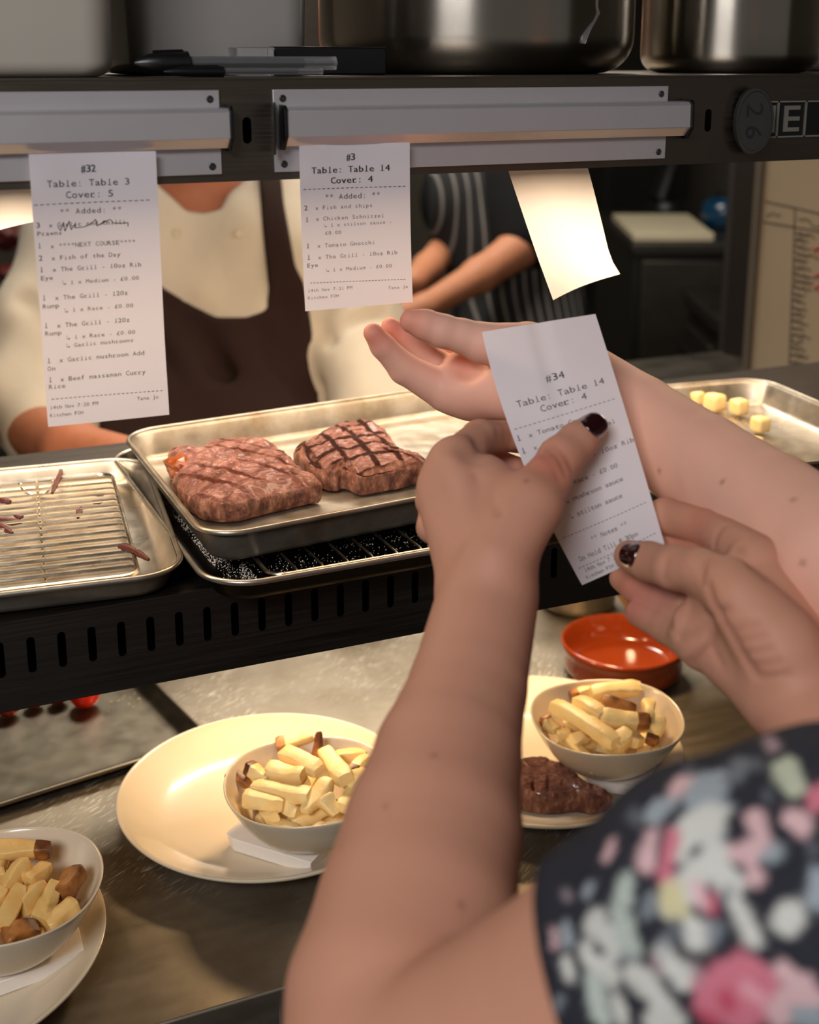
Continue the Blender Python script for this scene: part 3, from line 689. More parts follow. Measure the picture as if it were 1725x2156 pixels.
# salt grains (uncountable)
def grains(name, label, cat, pts_fn, n, size, m, parent_z=0):
    b = MB(); oct_ = [(1, 0, 0), (-1, 0, 0), (0, 1, 0), (0, -1, 0), (0, 0, 1), (0, 0, -1)]
    of = [(0, 2, 4), (2, 1, 4), (1, 3, 4), (3, 0, 4), (2, 0, 5), (1, 2, 5), (3, 1, 5), (0, 3, 5)]
    for _ in range(n):
        p = pts_fn(); s = size * rng.uniform(.4, 1.2); R = rng.uniform(.6, 1.4, 3)
        b.add([(p[0] + q[0] * s * R[0], p[1] + q[1] * s * R[1], p[2] + q[2] * s * R[2]) for q in oct_], of)
    o = b.build(name, m, None, False); return tag(o, label, cat, None, 'stuff')
def salt_pt():
    while True:
        if rng.rand() < .42:   # thick strip along the left side
            x = rng.uniform(-.169, -.146); y = rng.uniform(-.14, .12); 
            if noise.noise(Vector((x * 40, y * 40, 0))) < -.1 and rng.rand() < .8: continue
        else:
            x = rng.uniform(-.168, .168); y = rng.uniform(-.150, .05)
            if noise.noise(Vector((x * 30, y * 30, 3))) < 0 and rng.rand() < .6: continue
        p = cM + ux0 * x + uy0 * y; return (p[0], p[1], ZS + .0018)
grains('salt_grains', 'scattered pale salt grains on the dark tray under the steak tray', 'salt', salt_pt, 5200, .00048, M['salt'])
# upper middle tray with the steaks
a7 = math.radians(6.2); ux7 = np.array([math.cos(a7), math.sin(a7)]); uy7 = np.array([-ux7[1], ux7[0]])
fl = np.array([.1985, .8080]); cU = fl + ux7 * (.178 + .0133) + uy7 * .138
tu = tray_obj('baking_tray', 'deep steel tray holding two grilled steaks in the middle of the lower shelf', cU[0], cU[1], ZS + .0155, .356, .276, .0275, a7, M['tray_old'], .03, None, None, math.radians(5.5))
ZF = ZS + .0155 + .0012   # floor of that tray
# right tray
a6 = math.radians(-6.5); cR = np.array([.733, .955])
tr_ = tray_obj('baking_tray', 'steel tray with fried cubes at the right end of the lower shelf', cR[0], cR[1], ZS, .280, .272, .026, a6, M['tray_old'], .03)
# ---- meat scraps
def scrap(label, pxs, z, r):
    pts = [onZ(u, v, z) + np.array([0, 0, rng.uniform(-.0005, .0008)]) for u, v in pxs]
    rs = [r * (.5 if i in (0, len(pts) - 1) else rng.uniform(.8, 1.25)) for i in range(len(pts))]
    pts2 = []; rs2 = []
    for i in range(len(pts) - 1):
        for q in (0, .33, .66): pts2.append(pts[i] * (1 - q) + pts[i + 1] * q); rs2.append((rs[i] * (1 - q) + rs[i + 1] * q) * rng.uniform(.8, 1.2))
    pts2.append(pts[-1]); rs2.append(rs[-1])
    b = MB(); b.tube(pts2, rs2, 7); o = b.build('meat_scrap', M['scrap'], None); tag(o, label, 'meat scrap', 'meat scraps on the left rack')
ZW = ZS + .0135 + .003
scrap('curved charred meat scrap at the right front corner of the left rack', [(250, 1150), (266, 1154), (282, 1160), (296, 1168), (313, 1180)], ZW, .0024)
scrap('thin long meat scrap on the back side of the left tray rack', [(130, 985), (124, 1005), (117, 1022), (110, 1038)], ZW, .0022)
scrap('small dark meat scrap lying between wires in the middle of the left rack', [(171, 1070), (167, 1080), (164, 1090)], ZW - .004, .0022)
scrap('flat meat flake between wires right of the rack middle', [(196, 1060), (207, 1058), (218, 1056)], ZW - .007, .0013)
scrap('red meat scrap at the frame edge, topmost on the left rack', [(-6, 1052), (8, 1056), (22, 1058)], ZW, .0034)
scrap('small meat scrap just behind the flat one near the left frame edge', [(30, 1086), (40, 1089), (50, 1088)], ZW, .0020)
scrap('flat red meat scrap on the left rack near the frame edge', [(-4, 1094), (18, 1098), (46, 1100)], ZW - .003, .0030)
scrap('dark twisted meat scrap lowest at the left frame edge', [(-4, 1104), (10, 1112), (26, 1122)], ZW - .002, .0026)
# ---- steaks
def steak(label, outline, H, m, zf, seed, n=150, rings=34, fat=None, under=0):
    """outline: (u, v, zfrac) – zfrac says at which height of the side the outline point is seen"""
    P = np.array([onZ(u, v, zf + H * zz)[:2] for u, v, zz in outline]); k = len(P)
    # closed smooth resample
    tt = np.linspace(0, k, n, endpoint=False); R = []
    for t_ in tt:
        i = int(t_); f_ = t_ - i; p0, p1, p2, p3 = (P[(i + q) % k] for q in (-1, 0, 1, 2))
        R.append(.5 * ((2 * p1) + (-p0 + p2) * f_ + (2 * p0 - 5 * p1 + 4 * p2 - p3) * f_ ** 2 + (-p0 + 3 * p1 - 3 * p2 + p3) * f_ ** 3))
    R = np.array(R); c = R.mean(0)
    loops = []
    for r in list(np.linspace(.02, .90, rings)) + [.935, .962, .983, .995]:
        z = H * (1.06 - .20 * r ** 2 - .24 * max(0, (r - .78) / .22) ** 2.2); loops.append([(*(c + (p - c) * r), z) for p in R])
    for q in np.linspace(.08, 1, 12):
        bul = 1 + .012 * math.sin(PI * q) - .045 * q ** 2; z = H * .60 * (1 - q) ** 1.1 + .0006; loops.append([(*(c + (p - c) * bul), z) for p in R])
    loops.append([(*(c + (p - c) * .7), .0006) for p in R])
    b = MB(); b.loft(loops)
    o = b.build('beef_steak', m, None, True, 0, 180); me = o.data; me.update()
    no = [v.normal.copy() for v in me.vertices]
    for v, nn in zip(me.vertices, no):
        p = v.co; q = Vector((p.x, p.y, p.z * 1.0)) + Vector((seed, 0, 0))
        if p.z < .001: continue
        s = noise.fractal(q * 38, 1.0, 2.1, 3) * .0024 + noise.fractal(q * 190, .7, 2.2, 4) * .0010
        rad = noise.ridged_multi_fractal(q * 60, .9, 2., 3, 1., 2.) - 1.
        e = abs(nn.z) < .6
        v.co = p + nn * (s + (.0009 * rad)) + (Vector((0, 0, 1)) * (-.0022) * max(0, noise.noise(q * 28) - .15) * (0 if e else 4))
    me.update(); o.location = (0, 0, zf); return tag(o, label, 'steak')
def c8(l): return [(300 + x / 2.782, 820 + y / 2.782, z) for x, y, z in l]
sA = c8([(150, 345, .8), (150, 420, .6), (215, 470, .5), (190, 560, .4), (225, 650, .3), (290, 720, .1), (350, 770, .03), (450, 792, 0), (570, 786, 0), (700, 752, 0), (850, 715, 0), (980, 684, 0), (1050, 640, .15), (1040, 565, .6), (965, 500, .9), (930, 420, .9), (860, 350, .9), (740, 278, .9), (640, 262, .9), (520, 262, .9), (400, 280, .9), (330, 305, .9), (270, 330, .8), (205, 335, .8)])
steak('thick grilled steak with faint cross marks and a fatty end, left one in the tray', sA, .027, M['steak'], ZF + .0004, 0)
sB = c8([(905, 330, .8), (895, 370, .5), (930, 440, .4), (965, 510, .2), (1010, 560, .1), (1070, 596, 0), (1130, 606, 0), (1165, 575, .1), (1205, 590, .05), (1280, 632, 0), (1400, 612, 0), (1540, 585, 0), (1640, 560, 0), (1690, 480, .4), (1680, 410, .9), (1620, 362, .95), (1520, 335, .95), (1480, 260, .95), (1430, 200, .95), (1330, 155, .95), (1220, 138, .95), (1130, 160, .95), (1050, 200, .95), (985, 255, .9)])
steak('round grilled steak with bold black lattice marks, right one in the tray', sB, .028, M['steak_b'], ZF + .0004, 7)
def blob(name, label, cat, cx, r, m, seed, parent=None, sc=(1, 1, 1)):
    import bmesh
    bm = bmesh.new(); bmesh.ops.create_icosphere(bm, subdivisions=4, radius=1)
    for v in bm.verts:
        k = 1 + .25 * noise.fractal(v.co * 1.4 + Vector((seed, 0, 0)), 1, 2, 3); v.co = Vector((v.co.x * r * sc[0] * k, v.co.y * r * sc[1] * k, v.co.z * r * sc[2] * k))
    me = bpy.data.meshes.new(name); bm.to_mesh(me); bm.free(); me.materials.append(m); me.polygons.foreach_set('use_smooth', [True] * len(me.polygons))
    o = bpy.data.objects.new(name, me); link(o); o.location = Vector([float(q) for q in cx]); return o
o = blob('fat_lobe', None, None, onZ(380, 985, ZF + .018), .0125, M['steak_fat'], 3, None, (1.0, 1.5, .85)); o.parent = bpy.data.objects['beef_steak']; o.location.z -= bpy.data.objects['beef_steak'].location.z
# ---- fried cubes in the right tray
def cube_piece(label, u, v, s, rz, dz=0):
    p = onZ(u, v, ZS + .004 + s / 2 + dz); import bmesh
    bm = bmesh.new(); bmesh.ops.create_cube(bm, size=s); bmesh.ops.subdivide_edges(bm, edges=bm.edges[:], cuts=3, use_grid_fill=True)
    for w in bm.verts:
        m_ = sorted(abs(c) for c in w.co); w.co *= 1 - .10 * (m_[1] / (s / 2)) ** 6 * (1 + (m_[0] / (s / 2)) ** 6 * .6)
    for w in bm.verts: w.co += Vector(noise.noise_vector(w.co * 120 + Vector((u, v, 0)))) * s * .04
    me = bpy.data.meshes.new('fried_cube'); bm.to_mesh(me); bm.free(); me.materials.append(M['cube']); me.polygons.foreach_set('use_smooth', [True] * len(me.polygons))
    o = bpy.data.objects.new('fried_cube', me); link(o); o.location = Vector([float(q) for q in p]); o.rotation_euler = (0, 0, rz); tag(o, label, 'fried cube', 'fried cubes in the right tray')
cube_piece('pale fried cube at the back left of the right tray, largest one', 1505, 847, .0185, .25)
cube_piece('pale fried cube just right of the largest one in the right tray', 1556, 856, .0165, .1)
cube_piece('lone fried cube with browned underside near the tray middle', 1601, 893, .0155, .15)
cube_piece('browned fried cube half hidden at the far left by the tray wall', 1466, 838, .0150, .3)
cube_piece('soft orange fried piece at the front by the forearm', 1586, 938, .0170, .6)
def crumb_pt():
    p = onZ(rng.normal(1530, 38), rng.normal(888, 22), ZS + .0016); return p
grains('fried_crumbs', 'brown fried crumbs scattered in the right tray around the cubes', 'crumbs', crumb_pt, 420, .0007, M['chip'])
# ================================================================== PLATES, BOWLS, CHIPS
def plate(label, cx, cy, R, z=ZC):
    th = thing('dinner_plate', label, 'plate', (cx, cy, z + .0005), 0, None)
    prof = [(.001, 0.003), (R * .50, .003), (R * .53, 0), (R * .60, 0), (R * .63, .003), (R * .78, .0085), (R * .92, .0175), (R * .985, .0235), (R, .0262), (R * .998, .0278), (R * .985, .0282), (R * .965, .0268), (R * .90, .0215), (R * .78, .0125), (R * .70, .0082), (R * .62, .0062), (R * .40, .0058), (.001, .0058)]
    b = MB(); b.lathe(prof, 96); o = b.build('plate_body', M['china'], th, True, 0, 60); sub = o.modifiers.new('s', 'SUBSURF'); sub.levels = sub.render_levels = 1
    return th
def bowl(label, cx, cy, z, R, h, tilt=(0, 0)):
    th = thing('chip_bowl', label, 'bowl', (cx, cy, z), 0, None); th.rotation_euler = (tilt[0], tilt[1], .4)
    prof = [(.001, .002), (R * .36, .002), (R * .38, 0), (R * .43, 0), (R * .47, .002), (R * .64, h * .20), (R * .79, h * .45), (R * .91, h * .74), (R * .985, h * .95), (R, h * 1.0), (R * .985, h * 1.012), (R * .965, h * 1.0), (R * .945, h * .93), (R * .86, h * .70), (R * .74, h * .45), (R * .58, h * .24), (R * .36, h * .13), (.001, h * .11)]
    b = MB(); b.lathe(prof, 96); b.xform(lambda p: (p[0] * (1 + .02 * math.cos(2 * math.atan2(p[1], p[0]))), p[1] * (1 - .015 * math.cos(2 * math.atan2(p[1], p[0]) + .7)), p[2] + .0015 * math.cos(3 * math.atan2(p[1], p[0])) * (p[2] / h)))
    o = b.build('bowl_body', M['china'], th, True, 0, 60); sub = o.modifiers.new('s', 'SUBSURF'); sub.levels = sub.render_levels = 1
    return th
def napkin(label, pts, z0, th_=.0045, lift=None):
    """folded paper napkin: px outline on the plate floor, several layers"""
    P = [onZ(u, v, z0 + th_ + (dz or 0)) for u, v, dz in pts]; b = MB(); c = np.mean(P, 0)
    L = []
    for k in range(9):
        q = k / 8; e = 1 - .010 * (k % 2) - .05 * (1 - q); L.append([(c[0] + (p[0] - c[0]) * e, c[1] + (p[1] - c[1]) * e, p[2] - (th_ - .0004) * (1 - q)) for p in P])
    b.loft(L); o = b.build('folded_napkin', M['napkin'], None, True, .0008, 50); return tag(o, label, 'napkin')
R0 = .0715; HB = .050
plate('wide cream plate in the middle of the counter with an empty shaded well', .284, .973, .134)
plate('cream plate cut off by the lower left corner of the photo', -.014, .876, .1345)
plate('cream plate at the right carrying a dark glazed steak and a chip bowl', .545, .943, .137)
ZP = ZC + .0065
napkin('white folded napkin under the bowl on the middle plate', [(476, 1752, .0), (520, 1716, .0), (620, 1700, .0), (720, 1740, 0), (690, 1780, 0), (655, 1817, .001), (640, 1812, .001), (486, 1765, 0)], ZP, .013)
napkin('white folded napkin with a sharp corner under the bowl on the lower left plate', [(-60, 2090, 0), (-60, 1960, 0), (60, 1940, .0), (166, 1950, .003), (178, 1998, .003), (90, 2036, .001)], ZP, .013)
napkin('crumpled cream napkin under the bowl on the right plate', [(1190, 1590, 0), (1290, 1560, 0), (1395, 1580, .002), (1375, 1625, .004), (1350, 1660, .003), (1290, 1650, .004), (1240, 1637, .001)], ZP, .0115)
bowls = {'mid': (.2990, .903, ZP + .0150), 'left': (.046, .856, ZP + .0150), 'right': (.5905, .8965, ZP + .0145)}
bowl('cream bowl of pale chips on the middle plate', *bowls['mid'], R0, HB + .001)
bowl('cream bowl of golden chips at the lower left edge', *bowls['left'], R0 + .001, HB + .004, (0, 0))
bowl('cream bowl of chips on the right plate beside the dark steak', *bowls['right'], R0 + .0005, HB)
# ---- chips
CHIPN = [0]
def chip(label, grp, A, B, w, t_, m, bend=.0, skin_end=None, seed=None):
    A = np.array(A, float); B = np.array(B, float); d = B - A; L = np.linalg.norm(d) + 1e-9; d /= L
    CHIPN[0] += 1; sd = CHIPN[0] if seed is None else seed; r_ = random.Random(sd)
    s = np.cross(d, [0, 0, 1]); s /= np.linalg.norm(s) + 1e-9; n = np.cross(s, d); a = r_.uniform(-.5, .5); r_t = r_.uniform(-.05, .4) if L < .05 else r_.uniform(0, .2)
    s2 = s * math.cos(a) + n * math.sin(a); n2 = -s * math.sin(a) + n * math.cos(a)
    loops = []; K = 13
    for k in range(K):
        q = k / (K - 1); e = (1 - r_t * q) * (1. if 1 < k < K - 2 else .96 if 0 < k < K - 1 else .80); q = min(max(q, .035 if k == 1 else 0), .965 if k == K - 2 else 1)
        ww = w * e * (1 + .12 * math.sin(q * 5 + sd)); tt = t_ * e * (1 + .12 * math.cos(q * 4 + sd * 2)); c = A + d * L * q + n * bend * math.sin(PI * q)
        loop = []
        for i in range(16):
            an = 2 * PI * i / 16; cx_, sx_ = math.cos(an), math.sin(an); pw = .28
            x = math.copysign(abs(cx_) ** pw, cx_) * ww / 2; y = math.copysign(abs(sx_) ** pw, sx_) * tt / 2
            p = c + s2 * x + n2 * y; nz = Vector(noise.noise_vector(Vector((p[0] * 140 + sd, p[1] * 140, p[2] * 140)))) * .0009; loop.append(p + np.array(nz))
        loops.append(loop)
    b = MB(); b.loft(loops); o = b.build('potato_chip', m, None, True, 0, 42)
    if skin_end is not None:
        k0, k1 = (K - 4, K) if skin_end > 0 else (0, 4)
        b = MB(); LL = []
        for k in range(k0, k1):
            c = np.mean(loops[k], 0); LL.append([c + (p - c) * 1.045 + d * (.0005 if skin_end > 0 else -.0005) for p in loops[k]])
        b.loft(LL); b.build('skin_end', M['chip_skin'], o, True, 0, 75)['label'] = 'browned skin end'
    return tag(o, label, 'chip', grp)
def chips(where, conv, rows, zc, filler, base_label, grp, m):
    for row in rows:
        x0, y0, x1, y1, z0, z1, w, se, lab = row
        a = conv(x0, y0); b_ = conv(x1, y1)
        chip(lab or base_label, grp, onZ(*a, zc + z0), onZ(*b_, zc + z1), w, w * .85, m if se != 2 else M['chip_skin'], random.uniform(-.002, .003), None if se in (0, 2) else se)
    cx, cy, zz = bowls[where]
    for k in range(filler):
        an = random.uniform(0, 2 * PI); rr_ = .040 * math.sqrt(random.random()); L = random.uniform(.035, .055); da = random.uniform(0, PI)
        z = zz + random.uniform(.014, .034); c_ = np.array([cx + rr_ * math.cos(an), cy + rr_ * math.sin(an), z]); e = np.array([math.cos(da), math.sin(da), random.uniform(-.25, .25)]) * L / 2
        for _ in range(10):
            ok = all(math.hypot(q[0] - cx, q[1] - cy) < .050 + .25 * (q[2] - zz - .01) for q in (c_ - e, c_ + e))
            if ok: break
            e *= .85; c_[:2] = (c_[:2] * .9 + np.array([cx, cy]) * .1)
        chip('golden chip buried low in the pile, ' + {'mid': 'bowl on the middle plate', 'left': 'lower left bowl', 'right': 'bowl on the right plate'}[where], grp, c_ - e, c_ + e, .013, .011, m)
c3 = lambda x, y: (240 + x / 2.974, 1480 + y / 2.974)
zr = bowls['mid'][2] + HB
g3 = 'chips in the bowl on the middle plate'; bl = 'pale thick chip in the heap of the middle plate bowl'
chips('mid', c3, [
    (1020, 265, 1245, 205, -.002, .004, .012, -1, 'pale chip with brown cut end at the very back of the middle bowl'),
    (1270, 345, 1285, 185, -.002, .014, .0095, 2, 'pointed brown wedge standing up at the back of the middle bowl'),
    (1065, 320, 1290, 425, .004, .006, .0165, 0, 'broad curved chip at the centre top of the middle bowl heap'),
    (1320, 305, 1455, 480, .006, .004, .0155, 0, 'long bright chip sloping down right of the pointed wedge'),
    (1385, 345, 1580, 330, -.006, -.004, .014, 0, None), (835, 400, 965, 480, .003, -.002, .0125, -1, 'short chip with a dark knobbly end at the left of the middle bowl'),
    (965, 410, 1185, 455, .003, .004, .0145, 0, 'squat chip lying flat left of the middle bowl centre'), (715, 445, 860, 520, -.008, -.012, .0115, 2, 'dark skinned chip against the left inner wall of the middle bowl'),
    (875, 530, 1225, 575, -.006, -.003, .0155, 0, 'long chip crossing the middle bowl in front'), (815, 595, 1065, 630, -.008, -.010, .0165, 0, 'flat pale chip nearest the front left rim of the middle bowl'),
    (1180, 465, 1215, 560, -.004, -.010, .010, 0, None), (1345, 490, 1190, 680, .000, -.010, .0135, 0, 'bright chip running towards the front rim of the middle bowl'),
    (1310, 590, 1395, 700, -.004, -.014, .014, 0, None), (1450, 520, 1580, 430, -.004, -.002, .0125, 0, None), (1050, 620, 1160, 690, -.013, -.016, .0125, 0, None),
    (1430, 660, 1550, 470, -.008, -.006, .013, 0, None), (1490, 430, 1590, 340, -.004, -.002, .011, -1, 'chip with browned edge at the far right of the middle bowl')], zr, 9, bl, g3, M['chip_lamplit'])
c5 = lambda x, y: (1090 + x / 3.993, 1240 + y / 3.993)
zr = bowls['right'][2] + HB
chips('right', c5, [
    (445, 905, 720, 850, -.010, -.006, .012, -1, 'brown edged chip at the back left of the right bowl'), (620, 880, 1040, 835, -.004, -.004, .0145, 0, 'long pale chip along the back of the right bowl'),
    (300, 975, 825, 1300, .001, -.006, .0160, 0, 'longest chip, sloping diagonally across the front of the right bowl'), (490, 945, 720, 1080, .002, .002, .0155, 0, 'rounded chip near the centre of the right bowl'),
    (700, 960, 990, 1030, .006, .002, .0145, 2, 'chip with speckled brown skin on top of the right bowl heap'), (690, 1085, 1105, 1115, .001, -.002, .0155, 1, 'chip with a small brown end lying crosswise in the right bowl'),
    (1100, 950, 1110, 1090, -.002, -.004, .0125, 0, None), (225, 1100, 340, 1185, -.012, -.014, .0125, -1, 'small chip with dark corner at the left wall of the right bowl'),
    (340, 1240, 450, 1200, -.018, -.014, .012, 0, None), (800, 1330, 940, 1200, -.012, -.006, .0185, 0, 'flat white-faced chip at the front rim of the right bowl'),
    (930, 1225, 1040, 1300, -.012, -.014, .013, 0, None), (1190, 1090, 1120, 1290, -.006, -.016, .0145, 1, 'chip with dimpled brown end at the right front of the right bowl'),
    (450, 1290, 580, 1260, -.018, -.018, .0125, 0, None), (600, 1120, 780, 1190, -.010, -.014, .012, 0, None)], zr, 10,
    'pale chip in the heap of the right plate bowl', 'chips in the bowl on the right plate', M['chip_lamplit'])
c7 = lambda x, y: (x / 5.185, 1740 + y / 5.185)
zr = bowls['left'][2] + HB + .004
chips('left', c7, [
    (-120, 265, 545, 255, .004, .002, .0145, 1, 'topmost golden chip with an eye hole and browned end in the lower left bowl'),
    (-10, 760, 270, 395, -.002, .002, .0135, 0, 'long chip pointing at the browned one, left part of the lower left bowl'), (290, 620, 520, 420, -.004, -.002, .0165, 0, 'broad bent chip in the middle of the lower left bowl'),
    (690, 740, 850, 480, -.006, -.002, .0165, 2, 'chunk of crisp reddish skin at the right side of the lower left bowl'), (10, 1100, 225, 660, -.004, .002, .0155, 0, 'pale speckled chip at the front of the lower left bowl'),
    (190, 960, 470, 620, -.008, -.003, .0135, 0, None), (430, 1050, 600, 620, -.012, -.004, .0155, 0, 'long pale chip leaning by the skin chunk in the lower left bowl'),
    (500, 1080, 835, 860, -.014, -.010, .0165, 0, 'golden wedge near the front right rim of the lower left bowl'), (30, 1250, 420, 1110, -.012, -.012, .0175, 2, 'knobbly dark brown skinned chip at the front rim of the lower left bowl'),
    (-80, 560, 60, 500, -.006, -.004, .012, 0, None), (-120, 850, 50, 700, -.002, 0, .0145, 0, None), (340, 1215, 490, 1180, -.018, -.018, .010, 0, None), (-60, 430, 40, 300, -.002, -.002, .013, 0, None)], zr, 10,
    'golden chip in the heap of the lower left bowl', 'chips in the lower left bowl', M['chip'])
# ---- steak on the right plate
sC = [(1060, 1600, .8), (1100, 1586, .9), (1140, 1588, .9), (1180, 1605, .9), (1215, 1632, .8), (1245, 1660, .7), (1270, 1682, .5), (1284, 1700, .2), (1280, 1714, .0), (1250, 1718, 0), (1215, 1712, 0), (1180, 1716, 0), (1140, 1716, 0), (1095, 1708, 0), (1050, 1690, 0), (1030, 1640, .4)]
steak('dark glazed grilled steak on the right plate in front of the bowl', sC, .026, M['steak_c'], ZP + .0035, 13, 120, 26)
# ---- terracotta dish and steel pot
th = thing('terracotta_dish', 'round orange glazed terracotta dish behind the right bowl', 'dish', (.7305, 1.083, ZC + .0005))
Rt = .0695; b = MB(); b.lathe([(.001, 0), (Rt * .86, 0), (Rt * .92, .003), (Rt * .95, .010), (Rt * .955, .0255), (Rt * .99, .0300), (Rt, .0340), (Rt * .992, .0375), (Rt * .965, .0385), (Rt * .94, .0365), (Rt * .915, .030), (Rt * .88, .012), (Rt * .82, .0068), (Rt * .4, .0055), (.001, .0055)], 96)
o = b.build('dish_body', M['terracotta'], th, True, 0, 60); sub = o.modifiers.new('s', 'SUBSURF'); sub.levels = sub.render_levels = 1
p = onZ(1222, 1308, ZC); th = thing('steel_pot', 'round steel pot half hidden under the shelf behind the terracotta dish', 'pot', (p[0] + .022, p[1] + .045, ZC + .0005))
b = MB(); Rp = .048; b.lathe([(.001, 0), (Rp * .85, 0), (Rp * .97, .004), (Rp, .012), (Rp, .11), (Rp * 1.04, .112), (Rp * 1.04, .115), (Rp * .97, .113), (Rp * .96, .014), (Rp * .8, .004), (.001, .003)], 56); b.build('pot_body', M['tray'], th, True, 0, 50)
b = MB(); b.tube([(Rp + .0, 0, .095), (Rp + .015, 0, .092), (Rp + .016, 0, .055), (Rp, 0, .05)], .003, 8); b.build('side_handle', M['wire'], th)
A = onZ(1318, 1262, ZC + .03); B2 = onZ(1345, 1300, ZC + .006); d = B2 - A; b = MB(); b.tube([A - d * .8, A, B2], [.006, .006, .005], 10); tag(b.build('wooden_spoon_handle', M['wood'], None), 'light wooden stick leaning behind the terracotta dish', 'wooden stick')
# ---- tray on the counter at the left, tomato and red reflections behind
aC = math.radians(10.5); uxc = np.array([math.cos(aC), math.sin(aC)]); uyc = np.array([-uxc[1], uxc[0]]); rc = np.array([.262, 1.106]); cc = rc - uxc * .19 + uyc * .135
tray_obj('baking_tray', 'wet steel tray lying on the counter under the left of the shelf', cc[0], cc[1], ZC + .0005, .38, .27, .012, aC, M['tray_wet'], .02)
for (u, v, r, lb) in ((178, 1466, .0170, 'brightest red tomato at the right under the shelf edge'), (122, 1470, .0115, 'small red reflection built as a tomato in the middle of the row under the shelf edge'), (16, 1492, .013, 'orange-red reflection built as a tomato at the left end of the row under the shelf edge'), (72, 1478, .011, 'dark red reflection built as a tomato just right of the leftmost one under the shelf edge')):
    p = onZ(u, v - 10, ZC + .003 + r); th = thing('tomato', lb, 'tomato', (p[0], p[1], ZC + .0025), 0, 'tomatoes under the shelf edge')
    b = MB(); b.lathe([(.0005, .12 * r), (r * .5, 0), (r * .9, r * .5), (r, r * .95), (r * .88, r * 1.5), (r * .5, r * 1.82), (r * .12, r * 1.78), (.0005, r * 1.7)], 28); o = b.build('fruit', M['red'] if r > .015 else M['red_dark'], th, True, 0, 70)
    sub = o.modifiers.new('s', 'SUBSURF'); sub.levels = sub.render_levels = 1
def dropl():
    p = onZ(rng.normal(275, 28), rng.normal(1462, 18), ZC + .0019); return p
grains('water_drops', 'pale crumbs and drops on the tray lying on the counter', 'crumbs', dropl, 26, .0014, M['salt'])
# ================================================================== PEOPLE
NV = -FW   # towards the camera
def hand_union(P, core, fingers, kf=.007, kk=.0018):
    """core: distance array; every finger blends into the palm but fingers stay apart from each other"""
    out = core
    for js in fingers:
        d = chain(P, js, .003); d = smin(core, d, kf); out = smin(out, d, kk)
    return out
# ---- woman in the floral dress (left arm with hand, right hand, shoulder, back)
wl = [J(1027, 1262, .72, 103), J(985, 1450, .672, 119), J(942, 1600, .635, 150), J(912, 1750, .60, 182), J(878, 1920, .565, 206), J(820, 2100, .53, 212), J(800, 2300, .50, 212)]
wu = [J(800, 2300, .50, 212), J(905, 2282, .49, 228), J(1160, 2175, .465, 255), J(1385, 2020, .44, 272), J(1512, 1935, .425, 284)]
ws = [J(1512, 1935, .425, 284), J(1780, 1885, .43, 330), J(2150, 1930, .47, 390)]
wt = [(at(1900, 2150, .47), .085), (at(1950, 2600, .56), .115), (at(1980, 3300, .66), .125), (at(1950, 4000, .78), .135)]
wt2 = [(at(2350, 2100, .52), .085), (at(2300, 2600, .60), .12), (at(2300, 3300, .70), .13), (at(2250, 4000, .82), .14)]
wr = [J(1672, 1452, .668, 104), J(1850, 1700, .61, 140), J(2080, 2080, .56, 185), J(2460, 1980, .60, 230)]
LF = [  # left hand fingers: index, middle, ring, little, thumb
    [J(960, 968, .772, 46), J(1010, 922, .808, 38), J(1085, 918, .846, 33), J(1150, 940, .852, 28)],
    [J(925, 1005, .785, 40), J(938, 962, .825, 32), J(1020, 965, .858, 29), J(1085, 985, .856, 25)],
    [J(912, 1055, .785, 38), J(918, 1018, .832, 31), J(1010, 1020, .866, 28), J(1070, 1040, .862, 24)],
    [J(912, 1110, .780, 36), J(912, 1078, .825, 29), J(985, 1075, .858, 26), J(1040, 1090, .856, 22)],
    [J(1045, 1180, .712, 62), J(1120, 1062, .738, 62), J(1152, 1010, .752, 50), J(1180, 966, .766, 47), J(1216, 930, .778, 41), J(1247, 903, .787, 33)]]
RF = [
    [J(1592, 1176, .712, 54), J(1500, 1115, .765, 43), J(1402, 1087, .800, 38), J(1335, 1108, .806, 31)],
    [J(1545, 1235, .722, 48), J(1455, 1168, .785, 39), J(1378, 1152, .812, 33)],
    [J(1500, 1305, .718, 48), J(1405, 1275, .762, 40), J(1345, 1240, .786, 35), J(1310, 1218, .798, 27)],
    [J(1475, 1362, .708, 44), J(1408, 1322, .744, 35), J(1345, 1290, .772, 29)],
    [J(1630, 1345, .662, 84), J(1535, 1232, .682, 58), J(1478, 1204, .700, 47), J(1420, 1196, .718, 46), J(1366, 1182, .742, 41), J(1326, 1170, .760, 33)]]
def seg_d(P, a, b):
    ab = b - a; t = np.clip(((P - a) @ ab) / (ab @ ab + 1e-12), 0, 1); return np.sqrt((((P - a) - t[:, None] * ab) ** 2).sum(1))
def groove(d, P, a, b, depth, w):
    return d + depth * np.exp(-(seg_d(P, a, b) / w) ** 2)
CRR = [((1490, 1235), (1512, 1290), (1545, 1350), (1590, 1420), .0030), ((1410, 1318), (1440, 1262), .0022), ((1432, 1340), (1500, 1315), .0022), ((1503, 1150), (1520, 1110), .0018),
       ((1560, 1150), (1588, 1195), (1610, 1215), .0022), ((1540, 1330), (1592, 1312), .0012), ((1548, 1352), (1610, 1338), .0012), ((1560, 1378), (1622, 1366), .0012), ((1578, 1402), (1640, 1394), .0012),
       ((1600, 1425), (1660, 1420), .0012), ((1452, 1398), (1500, 1340), .0020), ((1478, 1226), (1484, 1180), .0014), ((1400, 1222), (1404, 1180), .0010), ((1520, 1400), (1490, 1340), .0014), ((1490, 1300), (1530, 1282), .0014)]
